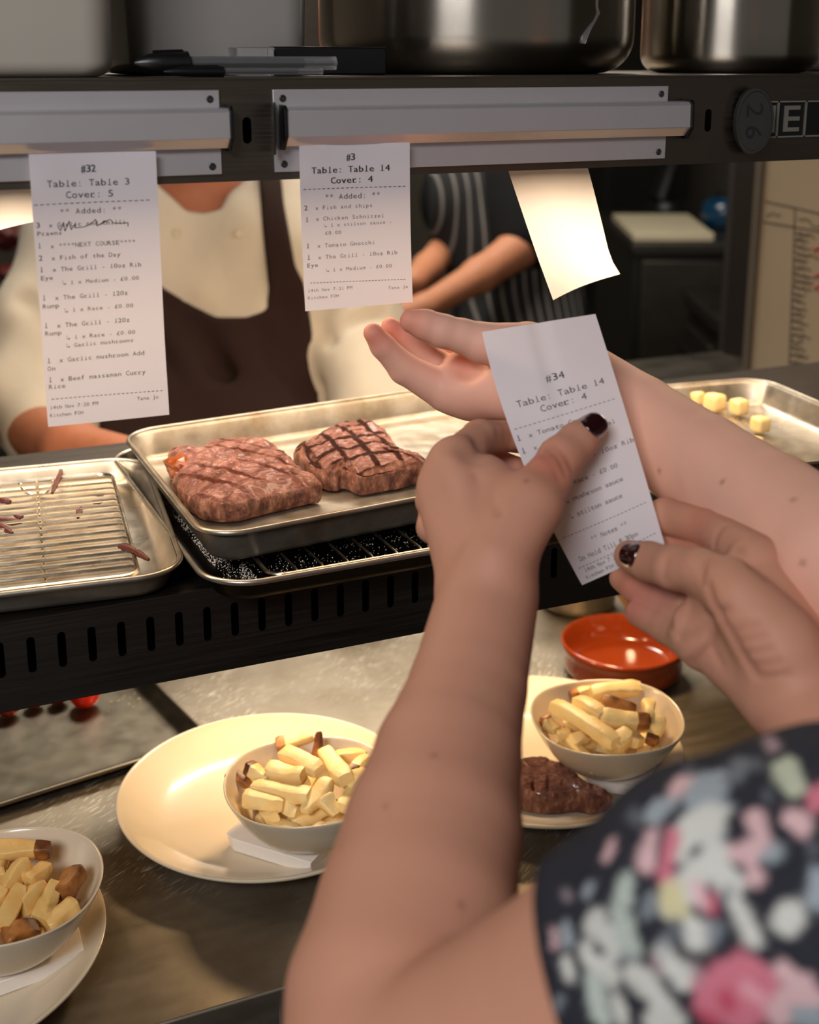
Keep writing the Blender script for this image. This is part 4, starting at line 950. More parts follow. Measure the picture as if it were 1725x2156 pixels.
CRL = [((1152, 942), (1190, 995), .0014), ((1163, 934), (1203, 984), .0012), ((1141, 955), (1176, 1004), .0010), ((1000, 1000), (1050, 1080), .0016), ((1085, 925), (1020, 940), (990, 955), .0040)]
f_body_only = lambda P: smin(smin(chain(P, wu, .004), chain(P, ws, .004), .004), smin(chain(P, wt, .01), chain(P, wt2, .01), .06), .02)
def f_woman0(P):
    # left palm: flattened across the view
    core = cone(P, *[w[0] for w in (J(1020, 1225, .728, 0), J(985, 1065, .757, 0))], 94 * .728 / F, 96 * .757 / F, NV, 1.5)
    core = smin(core, cone(P, at(965, 1000, .768), at(1070, 1080, .750), 72 * .768 / F, 70 * .75 / F, NV, 1.3), .014)
    core = smin(core, chain(P, wl, .003), .010)
    core = smin(core, cone(P, at(1040, 1200, .715), at(1095, 1080, .735), 66 * .715 / F, 66 * .735 / F), .014)
    # extensor tendons and knuckles stay soft
    for a, b in (((955, 985, .752), (1000, 1150, .722)), ((915, 1030, .765), (965, 1160, .728))): core = smin(core, cone(P, at(*a), at(*b), .0060, .0030), .012)
    left = hand_union(P, core, LF, .011)
    # right palm
    c2 = cone(P, at(1640, 1440, .668), at(1470, 1325, .712), 92 * .668 / F, 58 * .712 / F, NV, 1.35)
    c2 = smin(c2, cone(P, at(1680, 1400, .672), at(1585, 1215, .705), 100 * .672 / F, 66 * .705 / F, NV, 1.35), .012)
    c2 = smin(c2, cone(P, at(1650, 1380, .658), at(1560, 1262, .672), 78 * .658 / F, 60 * .672 / F), .012)
    c2 = smin(c2, cone(P, at(1590, 1330, .69), at(1530, 1270, .70), 80 * .69 / F, 62 * .70 / F), .012)
    c2 = smin(c2, chain(P, wr, .003), .010)
    right = hand_union(P, c2, RF, .009)
    body = f_body_only(P)
    left = smin(left, body, .008)
    return np.minimum(left, smin(right, body, .006))
GR = []
for lst in CRR + CRL:
    ps = [march(p[0], p[1], f_woman0) for p in lst[:-1]]
    for a, b in zip(ps[:-1], ps[1:]):
        if a is not None and b is not None: GR.append((a, b, lst[-1], .0026 if lst[-1] < .0035 else .008))
GLO = np.min([g_[0] for g_ in GR] + [g_[1] for g_ in GR], 0) - .03; GHI = np.max([g_[0] for g_ in GR] + [g_[1] for g_ in GR], 0) + .03
def f_woman(P):
    d = f_woman0(P); m = ((P > GLO) & (P < GHI)).all(1) & (np.abs(d) < .02)
    if m.any():
        Q = P[m]; e = d[m]
        for a, b, dp, w in GR: e = groove(e, Q, a, b, dp, w)
        d[m] = e
    return d
SK = np.array([lin('#bd8a70')[:3]]); SK2 = np.array([lin('#e0ae98')[:3]])
def spots(V, C, lst, col, r):
    for p in lst:
        if p is None: continue
        w = np.exp(-(((V - p) ** 2).sum(1)) / r ** 2)[:, None]; C = C * (1 - w * .75) + np.array(col) * w * .75
    return C
def col_woman(V):
    C = np.tile(SK, (len(V), 1)); red = np.array(lin('#b8614c')[:3])
    C = spots(V, C, [LF[0][2][0], LF[1][2][0], at(1150, 985, .745), RF[2][2][0], RF[3][2][0], RF[0][1][0], RF[1][1][0]], red, .016)
    C = spots(V, C, [march(u, v, f_woman) for u, v in ((812, 1697), (972, 1905), (1478, 1060), (1108, 1012), (915, 1590))], (.16, .06, .04), .0016)
    C = spots(V, C, [at(1400, 1250, .75), at(1360, 1270, .77)], (.55, .22, .18), .012)
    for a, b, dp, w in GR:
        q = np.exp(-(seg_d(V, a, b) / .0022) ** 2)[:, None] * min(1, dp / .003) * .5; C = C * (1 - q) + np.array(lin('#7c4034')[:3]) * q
    return C
pts = [j[0] for j in wl + wu + ws + wr] + [q[0] for fgr in LF + RF for q in fgr] + [at(1950, 2800, .60), at(2300, 2800, .64)]
lo, hi = box_of(pts, .07); hi[0] = min(hi[0], .62); lo[2] = max(lo[2], 1.02)
wroot = thing('person', 'woman with dark nail polish in a floral dress, seen over her shoulder, holding a ticket', 'person', (.25, .45, lo[2]))
par(sdf_obj('body', f_woman, lo, hi, .0020, M['skin'], None, col_woman), wroot)
# ---- finger nails
def nail(name, f, u, v, axis_from, axis_to, L, W, parent, label):
    c = march(u, v, f); g_ = np.array([f((c + np.eye(3)[i] * 4e-4)[None])[0] - f((c - np.eye(3)[i] * 4e-4)[None])[0] for i in range(3)]); g_ /= np.linalg.norm(g_)
    a = at(*axis_to) - at(*axis_from); a -= g_ * (a @ g_); a /= np.linalg.norm(a); s = np.cross(g_, a)
    def fn(P):
        q = P - c; x = (q @ a) / L; y = (q @ s) / W
        e = ((np.abs(x) ** 2.6 + np.abs(y) ** 2.6) ** (1 / 2.6) - 1) * min(L, W)
        return smax(smax(f(P) - .0009, e, .0012), -(q @ g_) - .008, .001)
    o = sdf_obj(name, fn, c - .016, c + .016, .0006, M['nail'], None, None, 0); par(o, parent); o['label'] = label
nail('fingernail', f_woman, 1256, 889, (1216, 930, .778), (1247, 903, .787), .0112, .0085, wroot, 'glossy dark plum nail on the upper thumb')
nail('fingernail', f_woman, 1322, 1164, (1366, 1182, .742), (1326, 1170, .760), .0100, .0078, wroot, 'glossy dark plum nail on the lower thumb')
# ---- floral dress, a shell over shoulder and back
hem_a = at(1158, 1830, .46); hem_dir = (wu[3][0] - wu[2][0]); hem_dir = hem_dir / np.linalg.norm(hem_dir)
hem_c = at(1290, 2060, .45)
def f_dress(P):
    d = f_body_only(P) - .0045
    q = P - hem_c; h1 = -(q @ (hem_dir * .75 + RV * .66)) / np.linalg.norm(hem_dir * .75 + RV * .66) + .0
    d = d + .0012 * np.sin(60 * (q @ RV) + 40 * (q @ UP))
    return smax(d, h1 - .009, .003)
D_ = '#24252c'
W_ = '#cfcfc6'; G_ = '#b6c0b6'; P_ = '#d9b3b4'; R_ = '#cc7484'; R2 = '#b9485e'; Y_ = '#cfc79a'; B_L = '#9aa3a8'
BL = [ # (u0,v0,u1,v1,r px, colour)
    (1500, 1640, 1480, 1740, 40, B_L), (1500, 1570, 1520, 1620, 30, '#8b9096'), (1430, 1780, 1500, 1720, 34, W_), (1415, 1760, 1400, 1850, 16, R_), (1470, 1830, 1420, 1900, 28, W_), (1410, 1880, 1425, 1915, 22, Y_), (1500, 1800, 1530, 1860, 30, W_), (1530, 1860, 1590, 1985, 15, W_), (1470, 1870, 1480, 1905, 14, P_), (1505, 1885, 1500, 1920, 8, R2),
    (1690, 1520, 1700, 1620, 34, '#b9bfa6'), (1650, 1610, 1670, 1655, 24, '#b9bfa6'), (1720, 1690, 1740, 1660, 22, R_), (1680, 1725, 1690, 1735, 24, P_), (1590, 1720, 1600, 1745, 20, P_), (1600, 1780, 1560, 1800, 22, P_), (1640, 1790, 1620, 1800, 14, B_L), (1590, 1845, 1590, 1850, 14, P_),
    (1655, 1930, 1655, 1940, 30, W_), (1462, 1965, 1462, 1970, 27, W_), (1380, 1710, 1405, 1690, 24, B_L), (1370, 1770, 1360, 1810, 22, P_), (1285, 1780, 1275, 1800, 16, P_), (1320, 1860, 1315, 1880, 22, G_), (1240, 1870, 1235, 1880, 14, B_L),
    (1260, 1950, 1290, 1990, 30, W_), (1300, 1930, 1330, 1990, 26, G_), (1240, 2010, 1285, 2050, 24, W_), (1335, 2050, 1400, 2120, 26, W_), (1250, 2070, 1265, 2140, 20, G_), (1400, 2010, 1440, 2060, 24, W_), (1190, 1950, 1195, 1980, 12, B_L), (1195, 2030, 1200, 2050, 14, W_), (1165, 1960, 1170, 1990, 8, P_),
    (1500, 2070, 1560, 2030, 30, R_), (1510, 2110, 1590, 2080, 44, R_), (1560, 2140, 1620, 2110, 40, R_), (1560, 2050, 1600, 2070, 26, R_), (1530, 2100, 1540, 2120, 14, R2), (1570, 2080, 1600, 2100, 12, '#e0a0a8'), (1480, 2140, 1500, 2150, 14, R2), (1680, 2090, 1700, 2110, 30, P_), (1640, 2130, 1650, 2150, 22, P_), (1690, 2140, 1720, 2150, 24, B_L),
    (1560, 1600, 1545, 1640, 20, '#6e7278'), (1440, 1640, 1420, 1665, 16, P_), (1720, 1840, 1722, 1900, 18, B_L), (1660, 2060, 1650, 2040, 16, P_), (1420, 2150, 1380, 2160, 26, W_), (1300, 2110, 1310, 2150, 14, W_)]
def col_dress(V):
    C = np.tile(np.array([lin(D_)[:3]]), (len(V), 1))
    rr_ = np.random.RandomState(11)
    # print repeats elsewhere on the cloth (away from the seen patch)
    seen = np.array([hem_c]); far = [V[i] for i in rr_.randint(0, len(V), 160)]
    for p in far:
        uu, vv, dd = proj(p)
        if 1100 < uu < 1760 and 1450 < vv < 2200: continue
        cc = np.array(lin([W_, G_, P_, R_, B_L][rr_.randint(5)])[:3]); dq = np.sqrt(((V - p) ** 2).sum(1)); w = np.clip((.006 + .006 * rr_.rand() - dq) / .0012, 0, 1)[:, None]; C = C * (1 - w) + cc * w
    nz = np.array([noise.noise(Vector(p) * 150) + .5 * noise.noise(Vector(p) * 400) for p in V.tolist()])
    extra = []
    r5 = random.Random(3)
    while len(extra) < 26:
        u, v = r5.uniform(1150, 1740), r5.uniform(1480, 2160); rad_ = r5.uniform(7, 15)
        if all(math.hypot(u - (q[0] + q[2]) / 2, v - (q[1] + q[3]) / 2) > q[4] + rad_ + 8 for q in BL + extra): extra.append((u, v, u + r5.uniform(-14, 14), v + r5.uniform(8, 30), rad_, r5.choice(['#6d7177', '#9c8488', '#6f6468', '#5c6066', '#7f868b', '#857a80'])))
        elif r5.random() < .004: break
    for u0, v0, u1, v1, r, c in BL + extra:
        a = march(u0, v0, f_dress); b2 = march(u1, v1, f_dress)
        if a is None or b2 is None: continue
        rad = r * .42 / F * 1.05
        d = seg_d(V, a, b2) + nz * rad * .55; w = np.clip((rad - d) / .0016 + .5, 0, 1)[:, None]; C = C * (1 - w) + np.array(lin(c)[:3]) * w
    return C
par(sdf_obj('dress', f_dress, lo - .01, hi + .01, .0024, M['dress'], None, col_dress), wroot)
zs = lo[2]; b = MB(); P0 = at(2080, 2600, .58)
b.loft([[(P0[0] + a * math.cos(q), P0[1] - .02 + c_ * math.sin(q), z) for q in np.linspace(0, 2 * PI, 40, endpoint=False)] for z, a, c_ in ((zs + .10, .14, .10), (zs, .155, .12), (zs - .25, .19, .15), (.45, .21, .17), (.02, .26, .21))]); par(b.build('skirt', M['dress'], None), wroot)
# ---- second person: bare arm reaching in from the right, palm up
al = [J(1195, 790, .910, 84), J(1340, 884, .875, 92), J(1480, 982, .825, 106), J(1620, 1082, .77, 126), J(1770, 1190, .71, 148), J(2010, 1390, .65, 175)]
au = [J(2010, 1390, .65, 175), J(2330, 1060, .66, 200), J(2650, 760, .68, 240)]
AF = [[J(935, 822, .898, 42), J(852, 776, .890, 33), J(806, 728, .880, 26), J(786, 701, .874, 21)],
      [J(958, 790, .912, 34), J(893, 744, .912, 27), J(848, 704, .906, 24), J(822, 688, .900, 20)],
      [J(990, 780, .930, 32), J(934, 752, .940, 27), J(898, 722, .946, 24), J(882, 702, .948, 20)],
      [J(1000, 750, .945, 30), J(950, 728, .960, 26), J(918, 706, .965, 22), J(900, 692, .966, 19)],
      [J(1105, 736, .868, 58), J(1015, 722, .864, 43), J(975, 708, .862, 36), J(932, 697, .860, 35), J(896, 684, .859, 32), J(868, 676, .858, 26)]]
def f_arm(P):
    core = cone(P, at(1150, 788, .900), at(1005, 806, .900), 88 * .90 / F, 76 * .90 / F, NV, 1.4)
    core = smin(core, cone(P, at(1110, 750, .880), at(1010, 752, .915), 70 * .88 / F, 46 * .915 / F), .014)
    core = smin(core, cone(P, at(1080, 820, .882), at(950, 822, .897), 66 * .882 / F, 44 * .897 / F), .012)
    core = smin(core, chain(P, al, .003), .010); core = smin(core, chain(P, au, .004), .004)
    core = smax(core, -(np.sqrt((((P - at(985, 765, .878)) / np.array([1., 1., 1.])) ** 2).sum(1)) - .0125), .010)   # hollow of the palm
    return hand_union(P, core, AF, .005)
def col_arm(V):
    C = np.tile(SK2, (len(V), 1)); red = np.array(lin('#d0654a')[:3])
    C = spots(V, C, [AF[i][3][0] for i in range(4)] + [at(975, 765, .90), AF[4][5][0], at(950, 755, .93)], red, .013)
    C = spots(V, C, [march(u, v, f_arm) for u, v in ((1521, 1014), (1671, 1052), (1388, 992), (1690, 1185))], (.22, .08, .05), .0019); return C
lo2, hi2 = box_of([j[0] for j in al + au] + [q[0] for fgr in AF for q in fgr], .06); hi2[0] = min(hi2[0], .75)
aroot = thing('person', 'bare forearm and upturned open hand of a person reaching in from the right', 'person', (.55, .45, lo2[2]))
par(sdf_obj('body', f_arm, lo2, hi2, .0022, M['skin'], None, col_arm), aroot)
# ---- held ticket
Tp = [[at(1015, 699, .835), at(1094, 957, .812), at(1226, 1232, .808)], [at(1254, 661, .835), at(1322, 880, .804), at(1401, 1150, .776)]]
def tk(s, t_, off=0.):
    def q3(a): return a[0] * (1 - t_) * (1 - 2 * t_) + a[1] * 4 * t_ * (1 - t_) + a[2] * t_ * (2 * t_ - 1)
    a, b2 = q3(Tp[0]), q3(Tp[1]); p = a * (1 - s) + b2 * s
    z = -.004 * math.sin(PI * s) * (1 - t_ * .5) + .0035 * max(0, 1 - abs(s - .48) / .10) * max(0, 1 - t_ * 1.6)
    return p + FW * (z - off)
th = thing('order_ticket', 'curled white ticket for table 14 held between two thumbs with dark nails', 'ticket', tuple(tk(.5, 1.)))
par(paper_sheet('paper', lambda x, z: tk(x, -z), 24, 40, None), th)
mbs = {'print': MB(), 'print_mid': MB(), 'print_faint': MB()}
H34 = [('#34', .42, .262, .056, .030, B_), ('Table: Table 14', .12, .330, .052, .026, M_), ('Cover: 4', .30, .372, .052, .026, M_),
       ('1', .02, .452, .05, .022, B_), ('x Tomato Gnocchi', .13, .452, .040, .018, M_), ('1', .02, .502, .05, .022, B_), ('x Chicken Schnitzel', .13, .502, .040, .018, F_),
       ('x The Grill - 10oz Rib', .12, .598, .040, .018, M_), ('~ 1 x Rare - \u00a30.00', .14, .668, .036, .017, M_), ('~ mushroom sauce', .22, .722, .036, .017, M_), ('~ stilton sauce', .20, .778, .036, .017, M_),
       ('** Notes **', .30, .878, .036, .017, M_), ('On Hold Till 8:30pm', .10, .925, .035, .017, M_), ('14th Nov 7:20', .10, .965, .030, .014, M_), ('Kitchen FOH', .08, .988, .030, .012, M_)]
for txt, s, t_, cell, hg, mt in H34: glyph_text(mbs[mt], txt, s, 0, cell, 1, lambda x, y, t0=t_, h=hg: tk(x, t0 - y * h, .0003))
for t0, s0, s1 in ((.405, .03, .95), (.828, .05, .95), (.943, .05, .95)):
    for k in range(22):
        a = s0 + (s1 - s0) * (k + .15) / 22; b2 = s0 + (s1 - s0) * (k + .75) / 22
        mbs[M_].add([tk(a, t0, .0003), tk(b2, t0, .0003), tk(b2, t0 + .0022, .0003), tk(a, t0 + .0022, .0003)], [(0, 1, 2, 3)])
finish_text(th, mbs)
# ---- chef in cream shirt and brown apron behind the pass
dC = 1.95
ct = [(at(430, 300, dC + .02), .055), (at(440, 400, dC), .062)]
chest = [(at(250, 560, dC + .02), .125), (at(630, 560, dC + .02), .125)]
belly = [(at(330, 1000, dC - .02), .15), (at(580, 1000, dC - .02), .15)]
sl1 = [(at(150, 520, dC), .078), (at(85, 700, dC - .08), .068), (at(60, 850, dC - .18), .066), (at(90, 905, dC - .25), .058)]
sl2 = [(at(720, 540, dC), .078), (at(760, 740, dC - .08), .072), (at(800, 900, dC - .2), .062), (at(830, 1000, dC - .28), .05)]
fa1 = [(at(60, 900, dC - .24), .042), (at(150, 945, dC - .38), .034), (at(330, 985, dC - .48), .028)]
fa2 = [(at(830, 1000, dC - .26), .04), (at(760, 1080, dC - .4), .03)]
def hull(P, k):
    d = smin(cone(P, *[c[0] for c in chest], .125, .125, FW, 1.15), cone(P, *[c[0] for c in belly], .15, .15), k)
    d = smin(d, cone(P, at(280, 600, dC), at(380, 1000, dC - .03), .11, .14), k); d = smin(d, cone(P, at(600, 600, dC), at(520, 1000, dC - .03), .11, .14), k)
    return smin(d, cone(P, at(340, 470, dC + .02), at(530, 470, dC + .02), .085, .085), k)
APF = [(at(u0, v0, dC - .145), at(u1, v1, dC - .155), dp, w) for u0, v0, u1, v1, dp, w in ((380, 640, 470, 790, .020, .022), (470, 790, 560, 850, .020, .022), (600, 640, 650, 800, .018, .016), (650, 740, 640, 840, .014, .018), (300, 700, 420, 860, .012, .02), (560, 690, 600, 800, .010, .014))]
def hull2(P):
    d = hull(P, .08)
    for a, b2, dp, w in APF: d = groove(d, P, a, b2, dp * .8, w)
    return d
def f_chef(P):
    neck = chain(P, ct, .02); head = cone(P, at(425, 180, dC - .01), at(430, 100, dC - .01), .085, .095)
    d = smin(hull(P, .08) + .020, neck, .03); d = smin(d, head, .03)
    for s_ in (sl1, sl2): d = smin(d, chain(P, [(a, r - .026) for a, r in s_], .03), .03)
    for s_ in (fa1, fa2): d = smin(d, chain(P, s_, .02), .015)
    return d
croot = thing('person', 'cook in cream buttoned shirt and brown apron behind the pass, head hidden', 'person', tuple(at(440, 1000, dC) * np.array([1, 1, 0]) + np.array([0, 0, .9])))
lo3 = at(-60, 1050, 1.45); pts = [c[0] for c in chest + belly + sl1 + sl2 + fa1 + fa2] + [at(430, 60, dC)]
lo3, hi3 = box_of(pts, .16); hi3[2] = 1.80
par(sdf_obj('body', f_chef, lo3, hi3, .008, M['skin'], None, lambda V: np.tile(np.array([lin('#9a5d3c')[:3]]), (len(V), 1)), 2), croot)
SHF = [(at(u0, v0, dC - .135), at(u1, v1, dC - .15), dp, w) for u0, v0, u1, v1, dp, w in ((398, 470, 495, 640, .009, .020), (420, 520, 480, 620, .006, .012), (470, 440, 500, 560, .006, .012), (60, 640, 120, 700, .014, .02), (20, 780, 110, 840, .018, .018), (60, 730, 30, 860, .010, .012), (680, 700, 740, 760, .014, .014), (700, 780, 690, 830, .012, .012), (800, 660, 720, 690, .010, .012), (350, 420, 372, 500, .008, .012))]
def f_shirt(P):
    d = hull2(P) - .010
    for s_ in (sl1, sl2): d = smin(d, chain(P, s_, .03), .03)
    U, Vv, dd = proj(P)
    neck = polysdf(U, Vv, [(325, 340), (330, 388), (372, 424), (392, 444), (430, 450), (464, 442), (482, 408), (512, 384), (530, 340)]) * dd / F
    for a, b2, dp, w in SHF: d = groove(d, P, a, b2, dp, w)
    d = d + .0035 * np.sin(46 * (P @ np.array([.6, .2, .8]))) + .003 * np.sin(70 * (P @ np.array([-.7, .1, .5])) + 2)
    d = smax(d, -(neck + 0), .008)
    return smax(d, P[:, 2] * 0 + (P @ UP) - (at(430, 330, dC) @ UP), .01)
par(sdf_obj('shirt', f_shirt, lo3 - .02, hi3 + .02, .007, M['shirt'], None, None, 2), croot)
AP = [(200, 1300), (215, 600), (262, 560), (300, 570), (345, 607), (400, 640), (455, 668), (520, 668), (560, 652), (566, 610), (552, 480), (540, 300), (585, 300), (598, 430), (622, 560), (640, 596), (655, 680), (672, 820), (690, 1300)]
def f_apron(P):
    d = hull2(P) - .022; U, Vv, dd = proj(P)
    d = d + .0035 * np.sin(30 * (P @ np.array([.9, .2, .4])))
    d = smax(d, polysdf(U, Vv, AP) * dd / F, .006)
    return smax(d, (P @ FW) - (dC + .02 + CAM @ FW), .01)
par(sdf_obj('apron', f_apron, lo3 - .03, hi3 + .03, .007, M['apron'], None, None, 2), croot)
for u, v in ((372, 492), (503, 492)):
    p = march(u, v, f_shirt, 1., 3.)
    if p is not None:
        b = MB(); b.lathe([(.0005, 0), (.0065, 0), (.007, .002), (.005, .003), (.0005, .002)], 16); b.xform(lambda q: tuple(p + RV * q[0] + UP * q[1] + NV * (q[2] + .0005))); par(b.build('shirt_button', M['button'], None), croot)
# ---- second cook further back
dK = 2.9
ks = [(at(1010, 420, dK), .13), (at(1090, 520, dK), .135), (at(1110, 760, dK), .15), (at(1100, 1150, dK), .16), (at(1090, 2000, dK), .16)]
k_up = [(at(1080, 380, dK - .08), .075), (at(1105, 500, dK - .14), .058)]
k_fa = [(at(1098, 520, dK - .16), .045), (at(1010, 580, dK - .22), .036), (at(890, 650, dK - .32), .027), (at(850, 665, dK - .34), .03)]
k_fb = [(at(960, 500, dK + .05), .04), (at(900, 565, dK - .1), .032), (at(870, 595, dK - .2), .03)]
def f_cook(P):
    d = chain(P, ks, .05); d = smin(d, chain(P, k_up, .03), .03); d = smin(d, chain(P, [(at(1010, 250, dK), .06), (at(1010, 120, dK), .1)], .03), .03)
    return smin(smin(d, chain(P, k_fa, .02), .02), chain(P, k_fb, .02), .02)
kroot = thing('person', 'person in a black shirt and pinstriped apron working at the back with a bare forearm', 'person', tuple(at(1090, 760, dK) * np.array([1, 1, 0])))
lo4, hi4 = box_of([c[0] for c in ks[:4] + k_up + k_fa + k_fb] + [at(1010, 120, dK)], .18); lo4[2] = 0.
par(sdf_obj('body', f_cook, lo4, hi4, .010, M['skin'], None, lambda V: np.tile(np.array([lin('#a36d4c')[:3]]), (len(V), 1)), 2), kroot)
def f_kshirt(P):
    d = chain(P, ks, .05) - .008; d = smin(d, chain(P, k_up, .03) - .012, .03)
    return smax(d, (P @ UP) - (at(1010, 290, dK) @ UP), .01)
par(sdf_obj('shirt', f_kshirt, lo4 - .02, hi4 + .02, .009, M['shirt_black'], None, None, 2), kroot)
def f_kapron(P):
    U, Vv, dd = proj(P); d = chain(P, ks, .05) - .017
    return smax(d, np.minimum(polysdf(U, Vv, [(905, 330), (1035, 330), (1050, 480), (1010, 700), (900, 700)]), polysdf(U, Vv, [(925, 560), (1230, 560), (1250, 1600), (900, 1600)])) * dd / F, .006)
par(sdf_obj('apron', f_kapron, lo4 - .03, hi4 + .03, .009, M['stripe'], None, None, 2), kroot)
p0 = march(930, 640, f_kapron, 1, 4); p1 = march(1205, 632, f_kapron, 1, 4)
if p0 is not None and p1 is not None:
    b = MB(); b.tube([march(u, 645 - (u - 930) * .02, f_kapron, 1, 4) if march(u, 645 - (u - 930) * .02, f_kapron, 1, 4) is not None else p0 for u in range(930, 1206, 25)], .010, 6); par(b.build('apron_tie', M['shirt_black'], None), kroot)
# ================================================================== BACK OF THE KITCHEN
def boxthing(name, label, cat, x0, x1, y0, y1, z0, z1, m, parts=(), bev=.004, grp=None, part='body'):
    th = thing(name, label, cat, ((x0 + x1) / 2, (y0 + y1) / 2, z0), 0, grp)
    b = MB(); b.box(x0, x1, y0, y1, z0, z1); par(b.build(part, m, None, True, bev), th)
    for nm, a, mm in parts: b = MB(); b.box(*a); par(b.build(nm, mm, None, True, .002), th)
    return th
# back work counter with drawers, standing askew to the pass
rzb = math.radians(-24.2)
bc = thing('back_counter', 'low dark steel work counter with drawers in the back of the kitchen', 'counter', (1.64, 1.92, 0), rzb)
b = MB(); b.box(0, .95, 0, .985, .92, .955); b.build('worktop', M['appl'], bc, True, .004)
b = MB(); b.box(.02, .93, .02, .975, .02, .919); b.build('cabinet_body', M['appl_dark'], bc, True, .004)
for k in range(3):
    for j in range(2):
        yy = .04 + k * .31; zz = .54 - j * .36
        b = MB(); b.box(.002, .019, yy, yy + .29, zz, zz + .33); o = b.build('drawer', M['appl'], bc, True, .003)
        b = MB(); b.box(-.02, .001, yy + .03, yy + .24, zz + .25, zz + .285); b.build('drawer_handle', M['black_plastic'], o, True, .003)
tb = thing('prep_cabinet', 'tall dark prep cabinet carrying the chopping board and the blue tub', 'cabinet', (1.93, 2.885, 0), rzb)
b = MB(); b.box(0, .80, .03, .80, .06, 1.05); b.build('cabinet_body', M['appl_dark'], tb, True, .004)
b = MB(); b.box(-.01, .81, .015, .81, 1.051, 1.08); b.build('cabinet_top', M['appl'], tb, True, .004)
for k in range(2): b = MB(); b.box(.02 + k * .39, .38 + k * .39, .012, .029, .12, 1.03); o = b.build('door', M['appl'], tb, True, .003); b = MB(); b.box(.32 + k * .08, .345 + k * .08, -.012, .011, .6, .9); b.build('door_handle', M['black_plastic'], o, True, .003)
a, b_, c_, d_ = onZ(1290, 450, 1.102), onZ(1450, 450, 1.102), onZ(1505, 492, 1.102), onZ(1335, 492, 1.102)
b = MB(); b.loft([[(q[0], q[1], z) for q in (a, b_, c_, d_)] for z in (1.0808, 1.102)]); tag(b.build('chopping_board', M['chopboard'], None, True, .003), 'thick off-white chopping board on the tall dark prep cabinet', 'chopping board')
p = onZ(1532, 488, 1.08); th = thing('blue_tub', 'rounded blue plastic tub at the right of the chopping board', 'tub', (p[0] + .03, p[1] + .06, 1.0808))
b = MB(); b.lathe([(.001, 0), (.045, 0), (.055, .008), (.066, .04), (.062, .07), (.048, .088), (.024, .094), (.001, .095)], 32); b.build('tub_body', M['blue'], th, True, 0, 70)
b = MB(); b.lathe([(.022, .0945), (.026, .096), (.026, .106), (.001, .108)], 24); b.build('lid', M['black_plastic'], th)
boxthing('wall_cabinet', 'tall dark cabinet against the back wall above the chopping board', 'cabinet', 2.50, 2.86, 3.95, 4.40, 0, 2.2, M['appl_dark'], [('door', (2.51, 2.85, 3.93, 3.949, .1, 2.15), M['appl_dark'])])
boxthing('fridge', 'grey steel fridge with a ribbed front standing behind the pinstriped apron', 'fridge', 1.12, 1.42, 3.3, 3.8, 0, 1.9, M['appl'], [('door_handle', (1.15, 1.17, 3.27, 3.299, .8, 1.5), M['black_plastic'])])
boxthing('back_worktop', 'pale steel worktop along the back wall between the two cooks', 'worktop', .2, 1.10, 3.55, 4.25, 0, 1.02, M['appl'])
q = onY(1335, 382, 4.57); b = MB(); b.tube([q + np.array([-.075, 0, -.07]), q + np.array([.07, 0, .055])], .019, 10); tag(b.build('knife_handle', M['black_plastic'], None), 'slanted black tool handle on the back wall above the chopping board', 'tool')
b = MB(); b.tube([q + np.array([.07, 0, .055]), q + np.array([.12, 0, .10])], .009, 8); o = b.build('tool_shaft', M['wire'], None); o.parent = bpy.data.objects['knife_handle']
q = onZ(1405, 436, 1.081); th = thing('kitchen_machine', 'black machine with a curved arm behind the chopping board', 'machine', (q[0], q[1], 1.0808))
b = MB(); b.tube([q + np.array([0, 0, z]) + RV * x for z, x in ((.03, -.02), (.10, 0), (.17, .02), (.24, .0), (.25, -.08))], [.040, .040, .045, .05, .035], 12); par(b.build('machine_arm', M['black_plastic'], None), th)
b = MB(); b.tube([(q[0], q[1], 1.081), (q[0], q[1], 1.10), (q[0], q[1], 1.115)], [.075, .07, .045], 18); par(b.build('machine_base', M['black_plastic'], None), th)
# left background: shelf with crates
for k, (z, mt, lb) in enumerate(((1.25, M['appl'], 'upper steel wall shelf seen left of the cream sleeve'), (1.05, M['appl'], 'lower steel wall shelf seen left of the cream sleeve'))):
    b = MB(); b.box(-.6, .30, 3.0, 3.35, z - .03, z); tag(b.build('wall_shelf', mt, None, True, .003), lb, 'shelf', 'wall shelves at the left')
for (u, v, r, lb) in ((8, 492, .05, 'dark red blurred pack at the left edge on the upper wall shelf'), (38, 490, .045, 'dark red blurred pack right of the leftmost one on the upper wall shelf'), (25, 575, .035, 'dark red blurred pack below the other two on the wall shelf')):
    q = at(u, v, 3.1); o = blob('red_pack', None, None, q, r, plain('dark_red_pack', '#4a100c', .5, ns=30, amt=.5), u, None, (1, 1, .7)); tag(o, lb, 'pack', 'red packs on the left shelves')
# door frame and whiteboard at the right
def plane_strip(name, pts, th_, m, label=None, cat=None, kind=None, parent=None, off=0):
    n = np.cross(pts[1] - pts[0], pts[3] - pts[0]); n /= np.linalg.norm(n)
    if n @ FW < 0: n = -n
    b = MB(); b.loft([[p + n * o_ for p in pts] for o_ in (off, off + th_)]); o = b.build(name, m, None, False)
    if parent: par(o, parent)
    return tag(o, label, cat, None, kind) if (label or kind) else o
aB = math.radians(90 - 15 )   # board plane leans 15 deg off the view-through axis
B0 = at(1606, 340, 1.75); dirB = np.array([math.cos(math.radians(-45)), math.sin(math.radians(-45)), 0])
B0 = at(1606, 430, 1.95); tgt = None
